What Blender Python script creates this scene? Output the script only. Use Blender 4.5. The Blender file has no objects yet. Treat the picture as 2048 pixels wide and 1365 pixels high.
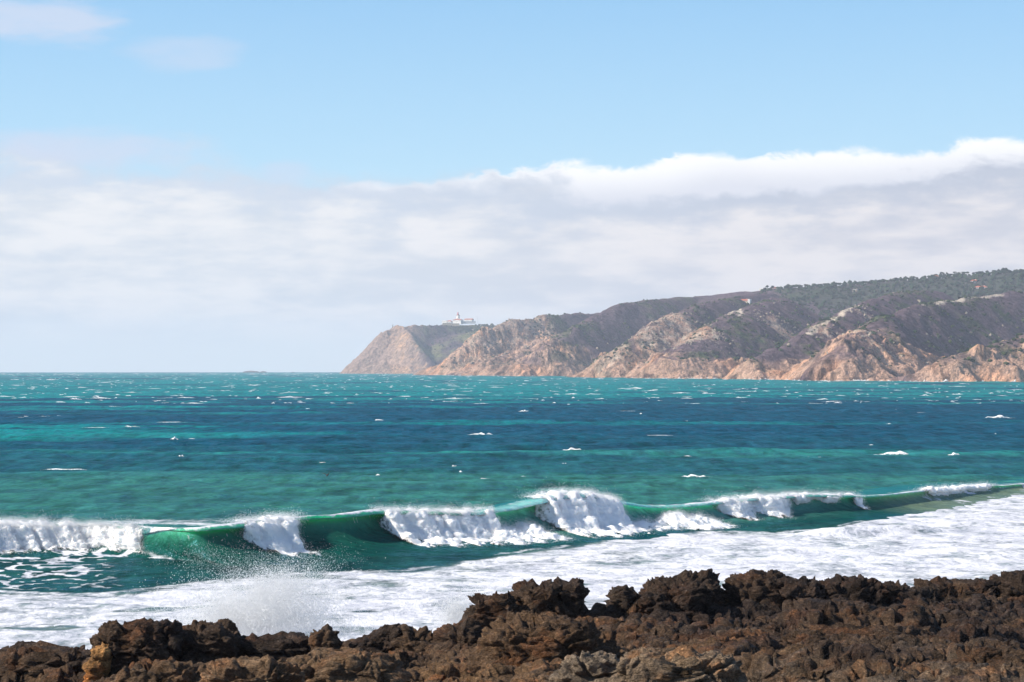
import bpy, bmesh, math, random
import numpy as np

scene = bpy.context.scene
COL = scene.collection
R = math.radians
rng = np.random.default_rng(11)
random.seed(5)

# ------------------------------------------------------------------ camera, sky, sun, exposure
F, CX, HY, CAMZ = 4500.0, 1024.0, 737.0, 12.0      # focal length in photo pixels, centre column, true horizon row, eye height
cam_data = bpy.data.cameras.new('camera')
cam_data.sensor_width = 36.0
cam_data.lens = 36.0 * F / 2048.0
cam_data.shift_y = (HY - 682.5) / 2048.0
cam_data.clip_start = 0.5
cam_data.clip_end = 80000.0
cam = bpy.data.objects.new('camera', cam_data)
cam.location = (0, 0, CAMZ)
cam.rotation_euler = (R(90), 0, 0)
COL.objects.link(cam)
scene.camera = cam

SUN_EL, SUN_AZ = 35.0, -98.0        # azimuth measured from the view direction, negative = to the left
sun_dir = (math.sin(R(SUN_AZ)) * math.cos(R(SUN_EL)), math.cos(R(SUN_AZ)) * math.cos(R(SUN_EL)), math.sin(R(SUN_EL)))
sl = bpy.data.lights.new('sun', 'SUN')
sl.energy = 5.0
sl.angle = R(0.53)
sl.color = (1.0, 0.91, 0.78)
so = bpy.data.objects.new('sun', sl)
from mathutils import Vector
so.rotation_euler = Vector(sun_dir).to_track_quat('Z', 'Y').to_euler()
so.location = (-200, -60, 300)
COL.objects.link(so)

scene.view_settings.view_transform = 'Standard'
scene.view_settings.look = 'None'
scene.view_settings.exposure = 0.48
scene.view_settings.gamma = 1.0
scene.view_settings.use_curve_mapping = False
cy = scene.cycles
cy.max_bounces = 5
cy.diffuse_bounces = 2
cy.glossy_bounces = 2
cy.transmission_bounces = 3
cy.volume_bounces = 2
cy.transparent_max_bounces = 12
cy.caustics_reflective = False
cy.caustics_refractive = False
cy.use_denoising = True


class NT:
    """small helper to wire node trees"""
    def __init__(self, tree):
        self.t = tree
        self.n = tree.nodes
        self.n.clear()

    def new(self, typ, ins=None, **props):
        nd = self.n.new(typ)
        for k, v in props.items():
            setattr(nd, k, v)
        for k, v in (ins or {}).items():
            self.put(nd.inputs[k], v)
        return nd

    def put(self, sock, v):
        if isinstance(v, bpy.types.NodeSocket):
            self.t.links.new(v, sock)
        elif isinstance(v, bpy.types.Node):
            self.t.links.new(v.outputs[0], sock)
        else:
            sock.default_value = v

    def math(self, op, a, b=None, c=None, clamp=False):
        nd = self.n.new('ShaderNodeMath')
        nd.operation = op
        nd.use_clamp = clamp
        for i, v in enumerate((a, b, c)):
            if v is not None:
                self.put(nd.inputs[i], v)
        return nd.outputs[0]

    def mix(self, f, a, b, mode='MIX'):
        nd = self.n.new('ShaderNodeMix')
        nd.data_type = 'RGBA'
        nd.blend_type = mode
        self.put(nd.inputs[0], f)
        for i, v in ((6, a), (7, b)):
            if isinstance(v, tuple) and len(v) == 3:
                v = (*v, 1)
            self.put(nd.inputs[i], v)
        return nd.outputs[2]

    def ramp(self, f, stops, interp='LINEAR'):
        nd = self.n.new('ShaderNodeValToRGB')
        cr = nd.color_ramp
        cr.interpolation = interp
        while len(cr.elements) < len(stops):
            cr.elements.new(0.5)
        for e, (p, c) in zip(cr.elements, stops):
            e.position = p
            e.color = (c, c, c, 1) if not isinstance(c, tuple) else (*c, 1)
        self.put(nd.inputs[0], f)
        return nd.outputs[0]

    def smooth(self, x, lo, hi):
        nd = self.n.new('ShaderNodeMapRange')
        nd.interpolation_type = 'SMOOTHSTEP'
        self.put(nd.inputs[0], x)
        self.put(nd.inputs[1], lo)
        self.put(nd.inputs[2], hi)
        return nd.outputs[0]

    def noise(self, vec, scale, detail=4.0, rough=0.55, dist=0.0):
        nd = self.new('ShaderNodeTexNoise', {'Scale': scale, 'Detail': detail, 'Roughness': rough, 'Distortion': dist})
        if vec is not None:
            self.put(nd.inputs['Vector'], vec)
        return nd.outputs[0]

    def xyz(self, x, y, z):
        nd = self.n.new('ShaderNodeCombineXYZ')
        for i, v in enumerate((x, y, z)):
            self.put(nd.inputs[i], v)
        return nd.outputs[0]


world = bpy.data.worlds.new('World')
scene.world = world
world.use_nodes = True
w = NT(world.node_tree)
sky = w.new('ShaderNodeTexSky', sky_type='NISHITA', sun_disc=False, sun_elevation=R(SUN_EL), sun_rotation=R(SUN_AZ),
            altitude=100.0, air_density=1.0, dust_density=0.3, ozone_density=1.6)
tc = w.new('ShaderNodeTexCoord')
sp = w.new('ShaderNodeSeparateXYZ', {0: tc.outputs['Generated']})
dx, dy, dz = sp.outputs[0], sp.outputs[1], sp.outputs[2]
hz = w.math('SQRT', w.math('ADD', w.math('MULTIPLY', dx, dx), w.math('MULTIPLY', dy, dy)))
el = w.math('DIVIDE', dz, w.math('MAXIMUM', hz, 0.02))              # tangent of elevation
az = w.math('ARCTAN2', dx, dy)                                      # azimuth from the view direction
azn = w.math('ADD', w.math('DIVIDE', az, 0.6), 0.5)                 # -0.3 .. 0.3 -> 0 .. 1
def AZ(px):
    return ((px - CX) / F) / 0.6 + 0.5
def EL(py):
    return (HY - py) / F
# clear sky: the physical sky, a little lighter and more cyan low down
SKYS = 0.12
k_low = w.smooth(el, 0.0, 0.35)
skyc = w.mix(1.0, sky.outputs[0], w.mix(k_low, (SKY_LOW), (1.0, 1.0, 1.0)), 'MULTIPLY') if False else sky.outputs[0]
sky_rad = w.mix(1.0, skyc, (SKYS, SKYS, SKYS), 'MULTIPLY')
# veil of thin haze in the lower sky, the pale blue of the photograph
clear = w.mix(w.ramp(el, [(0.0, 0.9), (0.08, 0.86), (0.17, 0.74), (0.3, 0.45), (0.7, 0.0)]), sky_rad,
              w.ramp(el, [(0.0, (0.56, 0.72, 0.82)), (0.075, (0.45, 0.70, 0.87)), (0.10, (0.385, 0.645, 0.86)), (0.165, (0.255, 0.53, 0.83)), (0.5, (0.10, 0.29, 0.68))]))
cw = w.xyz(w.math('MULTIPLY', az, 9.0), w.math('MULTIPLY', el, 26.0), 3.7)
cw2 = w.xyz(w.math('MULTIPLY', az, 16.0), w.math('MULTIPLY', el, 60.0), 8.1)
n1 = w.noise(cw, 1.6, 7.0, 0.55, 0.25)
n2 = w.noise(cw2, 1.9, 6.0, 0.55, 0.15)
nb = w.noise(w.xyz(w.math('MULTIPLY', az, 30.0), w.math('MULTIPLY', el, 50.0), 1.3), 2.2, 6.0, 0.6, 0.3)
# height of the cloud bank's top edge along the azimuth (values are tangents of elevation * 10)
def edge(stops):
    return w.math('DIVIDE', w.ramp(azn, [(AZ(px), EL(py) * 5.0) for px, py in stops], 'B_SPLINE'), 5.0)
top_soft = edge([(-300, 330), (120, 330), (330, 322), (520, 345), (700, 372), (1000, 385), (1400, 398), (1750, 365), (2048, 330), (2400, 320)])
top_white = edge([(-300, 420), (500, 420), (700, 372), (850, 352), (1180, 338), (1310, 330), (1350, 330), (1450, 300), (1580, 320), (1800, 304), (2048, 290), (2400, 296)])
# billows: rounded lumps from smooth cellular noise
vor = w.new('ShaderNodeTexVoronoi', {'Vector': w.xyz(w.math('ADD', w.math('MULTIPLY', az, 26.0), w.math('MULTIPLY', nb, 0.5)), w.math('MULTIPLY', el, 46.0), 2.0), 'Scale': 1.0}, feature='SMOOTH_F1', voronoi_dimensions='2D')
puff = w.math('SUBTRACT', 0.55, vor.outputs[0])
d_white = w.math('SUBTRACT', w.math('ADD', top_white, w.math('ADD', w.math('MULTIPLY', w.math('SUBTRACT', nb, 0.5), 0.014), w.math('MULTIPLY', puff, 0.010))), el)
m_white = w.smooth(d_white, 0.0, 0.0042)
lumps = w.math('ADD', w.math('MULTIPLY', w.math('SUBTRACT', n1, 0.5), 0.030), w.math('ADD', w.math('MULTIPLY', w.math('SUBTRACT', nb, 0.5), 0.022), w.math('MULTIPLY', puff, 0.010)))
d_soft = w.math('SUBTRACT', w.math('ADD', top_soft, lumps), el)
m_soft = w.smooth(d_soft, w.math('SUBTRACT', w.math('MULTIPLY', w.smooth(az, -0.1, 0.12), 0.006), 0.009), w.math('SUBTRACT', 0.010, w.math('MULTIPLY', w.smooth(az, -0.1, 0.12), 0.004)))
side = w.smooth(az, -0.15, 0.2)
gray_top = w.mix(side, (0.56, 0.63, 0.73), (0.47, 0.51, 0.60))
body = w.mix(side, (0.60, 0.65, 0.715), (0.54, 0.555, 0.62))
lowc = w.mix(side, (0.70, 0.77, 0.81), (0.72, 0.74, 0.77))
mott = w.smooth(w.math('ADD', w.math('MULTIPLY', n2, 0.6), w.math('MULTIPLY', n1, 0.5)), 0.42, 0.67)
bodyc = w.mix(mott, body, w.mix(side, (0.79, 0.79, 0.80), (0.75, 0.72, 0.725)))
depth = w.smooth(w.math('ADD', d_soft, w.math('MULTIPLY', w.math('SUBTRACT', n2, 0.5), 0.030)), 0.004, 0.024)
bank = w.mix(depth, gray_top, bodyc)
low_k = w.smooth(w.math('ADD', el, w.math('MULTIPLY', w.math('SUBTRACT', n1, 0.5), 0.02)), 0.004, 0.030)
bank = w.mix(low_k, lowc, bank)
wl = w.smooth(w.math('ADD', d_white, w.math('ADD', w.math('MULTIPLY', w.math('SUBTRACT', nb, 0.5), -0.016), w.math('MULTIPLY', puff, -0.008))), 0.0, 0.016)
white_c = w.mix(wl, (0.92, 0.92, 0.93), (0.68, 0.70, 0.77))
s1 = w.mix(m_white, clear, white_c)
s2 = w.mix(m_soft, s1, bank)
# thin pinkish wisps above the bank on the left
def wisp(px, py, wx, wy):
    a = w.math('DIVIDE', w.math('SUBTRACT', az, (px - CX) / F), wx / F)
    b = w.math('DIVIDE', w.math('SUBTRACT', el, EL(py)), wy / F)
    r = w.math('ADD', w.math('MULTIPLY', a, a), w.math('MULTIPLY', b, b))
    r = w.math('ADD', r, w.math('MULTIPLY', w.math('SUBTRACT', n2, 0.5), 2.6))
    return w.smooth(r, 1.25, 0.0)
wk = None
for q in ((90, 50, 190, 55, .8), (365, 112, 120, 40, .45), (215, 298, 230, 42, .75), (575, 345, 60, 26, .5)):
    k = w.math('MULTIPLY', wisp(*q[:4]), q[4])
    wk = k if wk is None else w.math('MAXIMUM', wk, k)
s3 = w.mix(wk, s2, (0.56, 0.63, 0.77))
bg = w.new('ShaderNodeBackground', {'Color': s3, 'Strength': 0.85})
w.new('ShaderNodeOutputWorld', {'Surface': bg.outputs[0]})

# ------------------------------------------------------------------ helpers
def P(px, py, d):
    return np.array((d * (px - CX) / F, d, CAMZ - d * (py - HY) / F))


def tag(o, label=None, cat=None, group=None, kind=None):
    if label: o['label'] = label
    if cat: o['category'] = cat
    if group: o['group'] = group
    if kind: o['kind'] = kind
    return o


def mesh_data(name, V, Fc, mat=None, attrs=None, smooth=True):
    V = np.ascontiguousarray(V, dtype=np.float32).reshape(-1, 3)
    Fc = np.ascontiguousarray(Fc, dtype=np.int32)
    m = bpy.data.meshes.new(name)
    m.vertices.add(len(V))
    m.vertices.foreach_set('co', V.ravel())
    m.loops.add(Fc.size)
    m.loops.foreach_set('vertex_index', Fc.ravel())
    m.polygons.add(len(Fc))
    m.polygons.foreach_set('loop_start', np.arange(0, Fc.size, Fc.shape[1], dtype=np.int32))
    m.polygons.foreach_set('use_smooth', np.full(len(Fc), smooth, dtype=bool))
    for k, a in (attrs or {}).items():
        a = np.asarray(a, dtype=np.float32)
        if a.ndim == 2:
            at = m.attributes.new(k, 'FLOAT_COLOR', 'POINT')
            c = np.ones((len(V), 4), np.float32)
            c[:, :3] = a
            at.data.foreach_set('color', c.ravel())
        else:
            at = m.attributes.new(k, 'FLOAT', 'POINT')
            at.data.foreach_set('value', a.ravel())
    if mat is not None:
        m.materials.append(mat)
    m.update(calc_edges=True)
    return m


def mk(name, V, Fc, mat=None, parent=None, attrs=None, smooth=True, loc=None):
    """link a mesh object; loc given: vertices are stored relative to it"""
    V = np.asarray(V, dtype=np.float64).reshape(-1, 3)
    if loc is not None:
        V = V - np.asarray(loc)
    o = bpy.data.objects.new(name, mesh_data(name, V, Fc, mat, attrs, smooth))
    COL.objects.link(o)
    if loc is not None:
        o.location = loc
    if parent is not None:
        o.parent = parent
    return o


def empty(name, loc):
    o = bpy.data.objects.new(name, None)
    o.location = loc
    o.empty_display_size = 0.5
    COL.objects.link(o)
    return o


def copy_tree(o, parent=None):
    c = o.copy()
    COL.objects.link(c)
    if parent is not None:
        c.parent = parent
    for ch in list(o.children):
        copy_tree(ch, c)
    return c


def grid_faces(nr, nc):
    i = np.arange(nr - 1)[:, None] * nc + np.arange(nc - 1)[None, :]
    return np.stack([i, i + 1, i + nc + 1, i + nc], -1).reshape(-1, 4)


_perm = np.random.default_rng(3).permutation(256).astype(np.int32)
_perm = np.concatenate([_perm, _perm, _perm])
_g = np.random.default_rng(4).normal(size=(256, 3))
_g = (_g / np.linalg.norm(_g, axis=1)[:, None]).astype(np.float32)


def pn(x, y, z=None):
    """gradient noise, about -1..1"""
    x = np.asarray(x, np.float32); y = np.asarray(y, np.float32)
    xf = np.floor(x); yf = np.floor(y)
    xi = xf.astype(np.int32) & 255; yi = yf.astype(np.int32) & 255
    fx = x - xf; fy = y - yf
    ux = fx * fx * fx * (fx * (fx * 6 - 15) + 10); uy = fy * fy * fy * (fy * (fy * 6 - 15) + 10)
    if z is None:
        def c2(ox, oy):
            g = _g[_perm[_perm[xi + ox] + yi + oy]]
            return g[..., 0] * (fx - ox) + g[..., 1] * (fy - oy)
        a = c2(0, 0); b = c2(1, 0); c = c2(0, 1); d = c2(1, 1)
        return 1.7 * ((a + ux * (b - a)) * (1 - uy) + (c + ux * (d - c)) * uy)
    z = np.asarray(z, np.float32)
    zf = np.floor(z); zi = zf.astype(np.int32) & 255; fz = z - zf
    uz = fz * fz * fz * (fz * (fz * 6 - 15) + 10)
    def c3(ox, oy, oz):
        g = _g[_perm[_perm[_perm[xi + ox] + yi + oy] + zi + oz]]
        return g[..., 0] * (fx - ox) + g[..., 1] * (fy - oy) + g[..., 2] * (fz - oz)
    def pl(oz):
        a = c3(0, 0, oz); b = c3(1, 0, oz); c = c3(0, 1, oz); d = c3(1, 1, oz)
        return (a + ux * (b - a)) * (1 - uy) + (c + ux * (d - c)) * uy
    p0 = pl(0); p1 = pl(1)
    return 1.6 * (p0 + uz * (p1 - p0))


def fbm(x, y, z=None, o=4, lac=2.03, g=0.5, mode='n'):
    s = 0.0; a = 1.0; t = 0.0; f = 1.0
    for i in range(o):
        n = pn(x * f + 17.3 * i, y * f + 5.1 * i, None if z is None else z * f + 9.7 * i)
        if mode == 'r': n = 1 - 2 * np.abs(n)
        elif mode == 'b': n = 2 * np.abs(n) - 0.5
        s = s + a * n; t += a; a *= g; f *= lac
    return s / t


def worley(x, y, z):
    """F1, F2 of 3-D cellular noise"""
    xf = np.floor(x).astype(np.int32); yf = np.floor(y).astype(np.int32); zf = np.floor(z).astype(np.int32)
    f1 = np.full(x.shape, 9.0, np.float32); f2 = f1.copy()
    for i in (-1, 0, 1):
        for j in (-1, 0, 1):
            for k in (-1, 0, 1):
                cx, cy_, cz = xf + i, yf + j, zf + k
                h = _perm[_perm[_perm[cx & 255] + (cy_ & 255)] + (cz & 255)]
                q = _g[h]
                dd = np.sqrt((cx + .5 + q[..., 0] * .45 - x) ** 2 + (cy_ + .5 + q[..., 1] * .45 - y) ** 2 + (cz + .5 + q[..., 2] * .45 - z) ** 2)
                f2 = np.minimum(f2, np.maximum(f1, dd))
                f1 = np.minimum(f1, dd)
    return f1, f2


def sst(x, a, b):
    t = np.clip((x - a) / (b - a), 0, 1)
    return t * t * (3 - 2 * t)


def lerp(a, b, t):
    return a + (b - a) * t


def tint3(w0, cols):
    """weighted colour mix, w0 list of weights"""
    out = 0
    tot = sum(w0)
    for wi, c in zip(w0, cols):
        out = out + (wi / tot)[:, None] * np.array(c)[None, :]
    return out


def drop(x, y):
    return (np.asarray(x) ** 2 + np.asarray(y) ** 2) / 1.48e7


# ------------------------------------------------------------------ materials
def new_mat(name):
    m = bpy.data.materials.new(name)
    m.use_nodes = True
    return m, NT(m.node_tree)


def attr(t, name):
    return t.new('ShaderNodeAttribute', attribute_name=name)


def water_mat(name, lip=False):
    m, t = new_mat(name)
    geo = t.new('ShaderNodeNewGeometry')
    pos = geo.outputs['Position']
    tintn = attr(t, 'tint').outputs['Color']
    foam = attr(t, 'foam').outputs['Fac']
    sxy = t.new('ShaderNodeMapping', {'Vector': pos, 'Scale': (0.55, 1.0, 1.0), 'Rotation': (0, 0, R(20))})
    ripple = t.noise(sxy, 1.5, 5.0, 0.6, 0.3)
    ripple2 = t.noise(sxy, 0.16, 5.0, 0.62, 0.4)
    hgt = t.math('ADD', t.math('MULTIPLY', ripple, 0.25), t.math('MULTIPLY', ripple2, 1.6))
    bump = t.new('ShaderNodeBump', {'Strength': 1.0, 'Distance': 1.0 if lip else 1.2, 'Height': hgt})
    nrm = bump.outputs[0]
    if not lip:
        # wind waves smaller than the mesh: normals tilted mostly towards the viewer
        wmap = t.new('ShaderNodeMapping', {'Vector': pos, 'Scale': (0.36, 0.085, 0.0), 'Rotation': (0, 0, R(6))})
        wn = t.new('ShaderNodeTexNoise', {'Vector': wmap, 'Scale': 1.0, 'Detail': 3.5, 'Roughness': 0.72, 'Distortion': 0.3})
        tl = t.new('ShaderNodeVectorMath', {0: wn.outputs['Color'], 1: (0.5, 0.36, 0.5)}, operation='SUBTRACT')
        tl = t.new('ShaderNodeVectorMath', {0: tl.outputs[0], 1: (0.5, -1.5, 0.0)}, operation='MULTIPLY')
        ad = t.new('ShaderNodeVectorMath', {0: nrm, 1: tl.outputs[0]}, operation='ADD')
        nrm = t.new('ShaderNodeVectorMath', {0: ad.outputs[0]}, operation='NORMALIZE').outputs[0]
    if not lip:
        tintn = t.mix(1.0, tintn, t.ramp(wn.outputs[0], [(0.36, 0.55), (0.5, 1.0), (0.64, 1.48)]), 'MULTIPLY')  # sky glints and dark sides of wavelets painted into the water colour
    diff = t.new('ShaderNodeBsdfDiffuse', {'Color': tintn, 'Normal': nrm})
    glos = t.new('ShaderNodeBsdfGlossy', {'Color': (0.26, 0.62, 0.90, 1), 'Roughness': 0.14, 'Normal': nrm})
    lw = t.new('ShaderNodeLayerWeight', {'Blend': 0.5, 'Normal': nrm})
    ff = t.math('ADD', 0.015, t.math('MULTIPLY', t.smooth(lw.outputs['Facing'], 0.66, 1.0), 0.42))
    base = diff.outputs[0]
    if lip:
        # light wanders through the thin crest: real subsurface scattering in green sea water
        sss = t.new('ShaderNodeBsdfPrincipled', {'Base Color': t.mix(1.0, tintn, (1.9, 1.9, 1.9), 'MULTIPLY'), 'Subsurface Weight': 1.0, 'Subsurface Radius': (0.2, 1.2, 0.8),
                                                 'Subsurface Scale': 1.7, 'Specular IOR Level': 0.0, 'Roughness': 1.0, 'Normal': nrm}, subsurface_method='RANDOM_WALK')
        base = t.new('ShaderNodeMixShader', {0: t.math('MULTIPLY', attr(t, 'thin').outputs['Fac'], 0.8), 1: base, 2: sss.outputs[0]}).outputs[0]
    wat = t.new('ShaderNodeMixShader', {0: ff, 1: base, 2: glos.outputs[0]})
    fmap = t.new('ShaderNodeMapping', {'Vector': pos, 'Scale': (0.8, 0.55, 1.0), 'Rotation': (0, 0, R(-18))})
    fn = t.noise(fmap, 2.4, 7.0, 0.68, 0.4)
    fn2 = t.noise(fmap, 0.55, 6.0, 0.62, 0.8)
    fk = t.smooth(t.math('ADD', foam, t.math('ADD', t.math('MULTIPLY', t.math('SUBTRACT', fn, 0.5), 0.8), t.math('MULTIPLY', t.math('SUBTRACT', fn2, 0.5), 0.7))), 0.30, 0.74)
    fb = t.new('ShaderNodeBump', {'Strength': 0.55, 'Distance': 0.35, 'Height': t.math('ADD', fn, fn2)})
    fcol = t.mix(t.smooth(t.math('ADD', fn2, t.math('MULTIPLY', fn, 0.5)), 0.60, 0.90), (0.56, 0.58, 0.66), (0.80, 0.81, 0.85))
    fd = t.new('ShaderNodeBsdfDiffuse', {'Color': fcol, 'Normal': fb.outputs[0]})
    out = t.new('ShaderNodeMixShader', {0: fk, 1: wat.outputs[0], 2: fd.outputs[0]})
    t.new('ShaderNodeOutputMaterial', {'Surface': out.outputs[0]})
    return m


def foam_mat(name, ragged=True):
    m, t = new_mat(name)
    pos = t.new('ShaderNodeNewGeometry').outputs['Position']
    n = t.noise(pos, 3.2, 6.0, 0.65)
    b = t.new('ShaderNodeBump', {'Strength': 0.6, 'Distance': 0.2, 'Height': n})
    if ragged:
        s = t.new('ShaderNodeBsdfPrincipled', {'Base Color': (0.93, 0.94, 0.95, 1), 'Subsurface Weight': 0.7, 'Subsurface Radius': (0.8, 0.9, 1.0), 'Subsurface Scale': 0.22,
                                               'Specular IOR Level': 0.0, 'Roughness': 1.0, 'Normal': b.outputs[0]}, subsurface_method='RANDOM_WALK').outputs[0]
    else:
        d = t.new('ShaderNodeBsdfDiffuse', {'Color': (0.96, 0.97, 0.98, 1)})
        tr = t.new('ShaderNodeBsdfTranslucent', {'Color': (0.96, 0.97, 0.98, 1)})
        s = t.new('ShaderNodeMixShader', {0: 0.5, 1: d.outputs[0], 2: tr.outputs[0]}).outputs[0]
    if ragged:
        dens = attr(t, 'dens').outputs['Fac']
        k = t.smooth(t.math('ADD', dens, t.math('MULTIPLY', t.math('SUBTRACT', n, 0.5), 1.1)), 0.30, 0.62)
        tp = t.new('ShaderNodeBsdfTransparent')
        s = t.new('ShaderNodeMixShader', {0: k, 1: tp.outputs[0], 2: s}).outputs[0]
    t.new('ShaderNodeOutputMaterial', {'Surface': s})
    return m


def plain(name, col, rough=0.8, var=0.0, scale=1.0):
    m, t = new_mat(name)
    c = (*col, 1)
    if var:
        pos = t.new('ShaderNodeNewGeometry').outputs['Position']
        c = t.mix(t.noise(pos, scale, 4.0), tuple(x * (1 - var) for x in col), tuple(min(1, x * (1 + var)) for x in col))
    p = t.new('ShaderNodeBsdfPrincipled', {'Base Color': c, 'Roughness': rough})
    t.new('ShaderNodeOutputMaterial', {'Surface': p.outputs[0]})
    return m


def terrain_mat(name):
    m, t = new_mat(name)
    pos = t.new('ShaderNodeNewGeometry').outputs['Position']
    c = attr(t, 'tint').outputs['Color']
    rk = attr(t, 'rock').outputs['Fac']
    n1 = t.noise(pos, 0.11, 7.0, 0.68)
    n2 = t.noise(pos, 0.45, 5.0, 0.65)
    v = t.math('ADD', t.math('MULTIPLY', n1, 1.2), t.math('MULTIPLY', n2, 0.8))
    c = t.mix(1.0, c, t.ramp(v, [(0.55, 0.55), (1.0, 1.0), (1.4, 1.5)]), 'MULTIPLY')
    st = t.new('ShaderNodeMapping', {'Vector': pos, 'Scale': (1.0, 1.0, 0.35)})
    h = t.math('ADD', t.math('MULTIPLY', t.noise(st, 0.09, 6.0, 0.65), 9.0), t.math('MULTIPLY', n2, 1.2))
    b = t.new('ShaderNodeBump', {'Strength': 0.85, 'Distance': t.math('ADD', 0.7, t.math('MULTIPLY', rk, 1.9)), 'Height': h})
    p = t.new('ShaderNodeBsdfDiffuse', {'Color': c, 'Roughness': 0.6, 'Normal': b.outputs[0]})
    t.new('ShaderNodeOutputMaterial', {'Surface': p.outputs[0]})
    return m


def rock_mat(name):
    m, t = new_mat(name)
    pos = t.new('ShaderNodeNewGeometry').outputs['Position']
    c = attr(t, 'tint').outputs['Color']
    lay = t.new('ShaderNodeMapping', {'Vector': pos, 'Scale': (1.0, 1.0, 1.8)})
    n1 = t.noise(lay, 1.1, 7.0, 0.66, 0.3)
    n2 = t.noise(lay, 6.0, 6.0, 0.72)
    n3 = t.noise(lay, 19.0, 4.0, 0.7)
    v = t.math('ADD', t.math('MULTIPLY', n1, 0.5), t.math('ADD', t.math('MULTIPLY', n2, 0.4), t.math('MULTIPLY', n3, 0.4)))
    c = t.mix(1.0, c, t.ramp(v, [(0.50, 0.14), (0.61, 0.65), (0.70, 1.2), (0.82, 3.0)]), 'MULTIPLY')  # shade of pits and bright tops of the grain painted into the colour
    c = t.mix(t.math('MULTIPLY', t.smooth(t.noise(pos, 0.8, 5.0, 0.6), 0.48, 0.66), 0.52), c, t.mix(1.0, c, (1.75, 1.06, 0.55), 'MULTIPLY'))
    c = t.mix(t.math('MULTIPLY', t.smooth(t.math('ADD', n2, t.math('MULTIPLY', n3, 0.6)), 0.88, 1.04), 0.40), c, (0.30, 0.26, 0.21))
    vo = t.new('ShaderNodeTexVoronoi', {'Vector': lay, 'Scale': 9.0})
    h = t.math('ADD', t.math('ADD', t.math('MULTIPLY', n2, 0.15), t.math('MULTIPLY', vo.outputs[0], 0.06)), t.math('MULTIPLY', n3, 0.06))
    b = t.new('ShaderNodeBump', {'Strength': 1.0, 'Distance': 1.3, 'Height': h})
    p = t.new('ShaderNodeBsdfPrincipled', {'Base Color': c, 'Roughness': 0.8, 'Specular IOR Level': 0.25, 'Normal': b.outputs[0]})
    t.new('ShaderNodeOutputMaterial', {'Surface': p.outputs[0]})
    return m


M_SEA = water_mat('sea_water')
M_LIP = water_mat('wave_water', True)
M_FOAM = foam_mat('wave_foam')
M_DROP = foam_mat('spray_drops', False)
M_TERR = terrain_mat('coast_ground')
M_ROCK = rock_mat('karst_rock')
# ------------------------------------------------------------------ the sea
def interp_px(tab, X, Y):
    t = np.array(tab, float)
    return np.interp(np.asarray(X) / np.asarray(Y) * F + CX, t[:, 0], t[:, 1])


def d_of_py(py):
    return CAMZ / ((np.asarray(py, float) - HY) / F)


FOAM_EDGE = [(-900, 1290), (-200, 1200), (0, 1187), (200, 1192), (300, 1180), (430, 1165), (640, 1147), (800, 1143), (900, 1128), (1000, 1110), (1100, 1098),
             (1200, 1085), (1290, 1066), (1450, 1064), (1550, 1068), (1650, 1060), (1750, 1036), (1850, 1012), (1950, 995), (2048, 984), (2300, 968), (3000, 960)]
WX = [-300, -60, 0, 150, 285, 380, 470, 540, 605, 680, 745, 830, 930, 1000, 1080, 1150, 1230, 1290, 1360, 1430, 1520, 1600, 1670, 1735, 1850, 1950, 2060, 2400]
WC = [1054, 1048, 1048, 1050, 1055, 1058, 1047, 1039, 1033, 1030, 1020, 1022, 1025, 1014, 992, 985, 1003, 1012, 1010, 1003, 995, 990, 990, 992, 982, 974, 968, 958]
WB = [1140, 1125, 1122, 1118, 1127, 1140, 1135, 1125, 1120, 1118, 1108, 1103, 1098, 1092, 1086, 1080, 1072, 1066, 1064, 1058, 1052, 1046, 1042, 1036, 1018, 1000, 986, 972]
D_CREST = [(a, float((CAMZ + .2) / ((b - HY) / F) + 3.0)) for a, b in zip(WX, WB)]

uc = np.concatenate([-np.geomspace(1.25, 0.262, 22)[:-1], np.linspace(-0.26, 0.26, 720), np.geomspace(0.262, 1.25, 22)[1:]])
ys = np.linspace(CAMZ / 80.0, CAMZ / 2600.0, 470)
dr = np.concatenate([[40, 60, 72], CAMZ / ys, np.geomspace(2900, 14500, 30)])
U, D = np.meshgrid(uc, dr)
X = (U * D).ravel(); Y = D.ravel().copy()


def sea_fields(X, Y):
    r = np.hypot(X, Y)
    # direction the swell travels: towards the shore and a little to the right
    a = X * 0.42 - Y * 0.91; b = X * 0.91 + Y * 0.42
    mod = fbm(X / 90, Y / 90, o=2)
    wob = fbm(X / 60 + 31, Y / 60, o=3) * 9
    h = 0.34 * np.sin((a + wob) / 36 * 6.283) * (0.6 + 0.9 * mod)
    chop = fbm(a / 7.5 + 3, b / 17, o=4, g=0.55)
    rid = fbm(a / 15 + 40, b / 34, o=3, mode='r')
    far = sst(r, 150, 330)
    h = h * lerp(0.5, 1, far) + (0.62 * chop + 0.42 * rid) * lerp(0.45, 1.0, far)
    # shore zone: quieter, lumpy foam water
    df = d_of_py(interp_px(FOAM_EDGE, X, Y))
    zone = sst(df - Y + 2.5 * fbm(X / 7, Y / 7, o=4), -1.0, 2.5)
    dc = interp_px(D_CREST, X, Y)
    nearw = sst(dc + 6 - Y, -6, 10)
    lump = 0.16 * fbm(X / 4.2, Y / 2.6, o=5, g=0.55) + 0.10 * fbm(X / 11, Y / 6, o=3, mode='r')
    h = lerp(h, lump, nearw)
    return h, zone, nearw, df, dc, chop, rid


h, zone, nearw, df, dc, chop, rid = sea_fields(X, Y)
# small spilling front at the right, in the middle of the foam
bx = interp_px([(1400, 1076), (1550, 1074), (1700, 1072), (1850, 1068), (2000, 1060)], X, Y)
pxx = X / Y * F + CX
bore = np.exp(-((Y - d_of_py(bx) - 1.2 * fbm(X / 5, Y / 5, o=2)) / 1.6) ** 2) * sst(pxx, 1560, 1660) * (1 - sst(pxx, 1820, 1960))
h = h + 0.55 * bore
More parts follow.
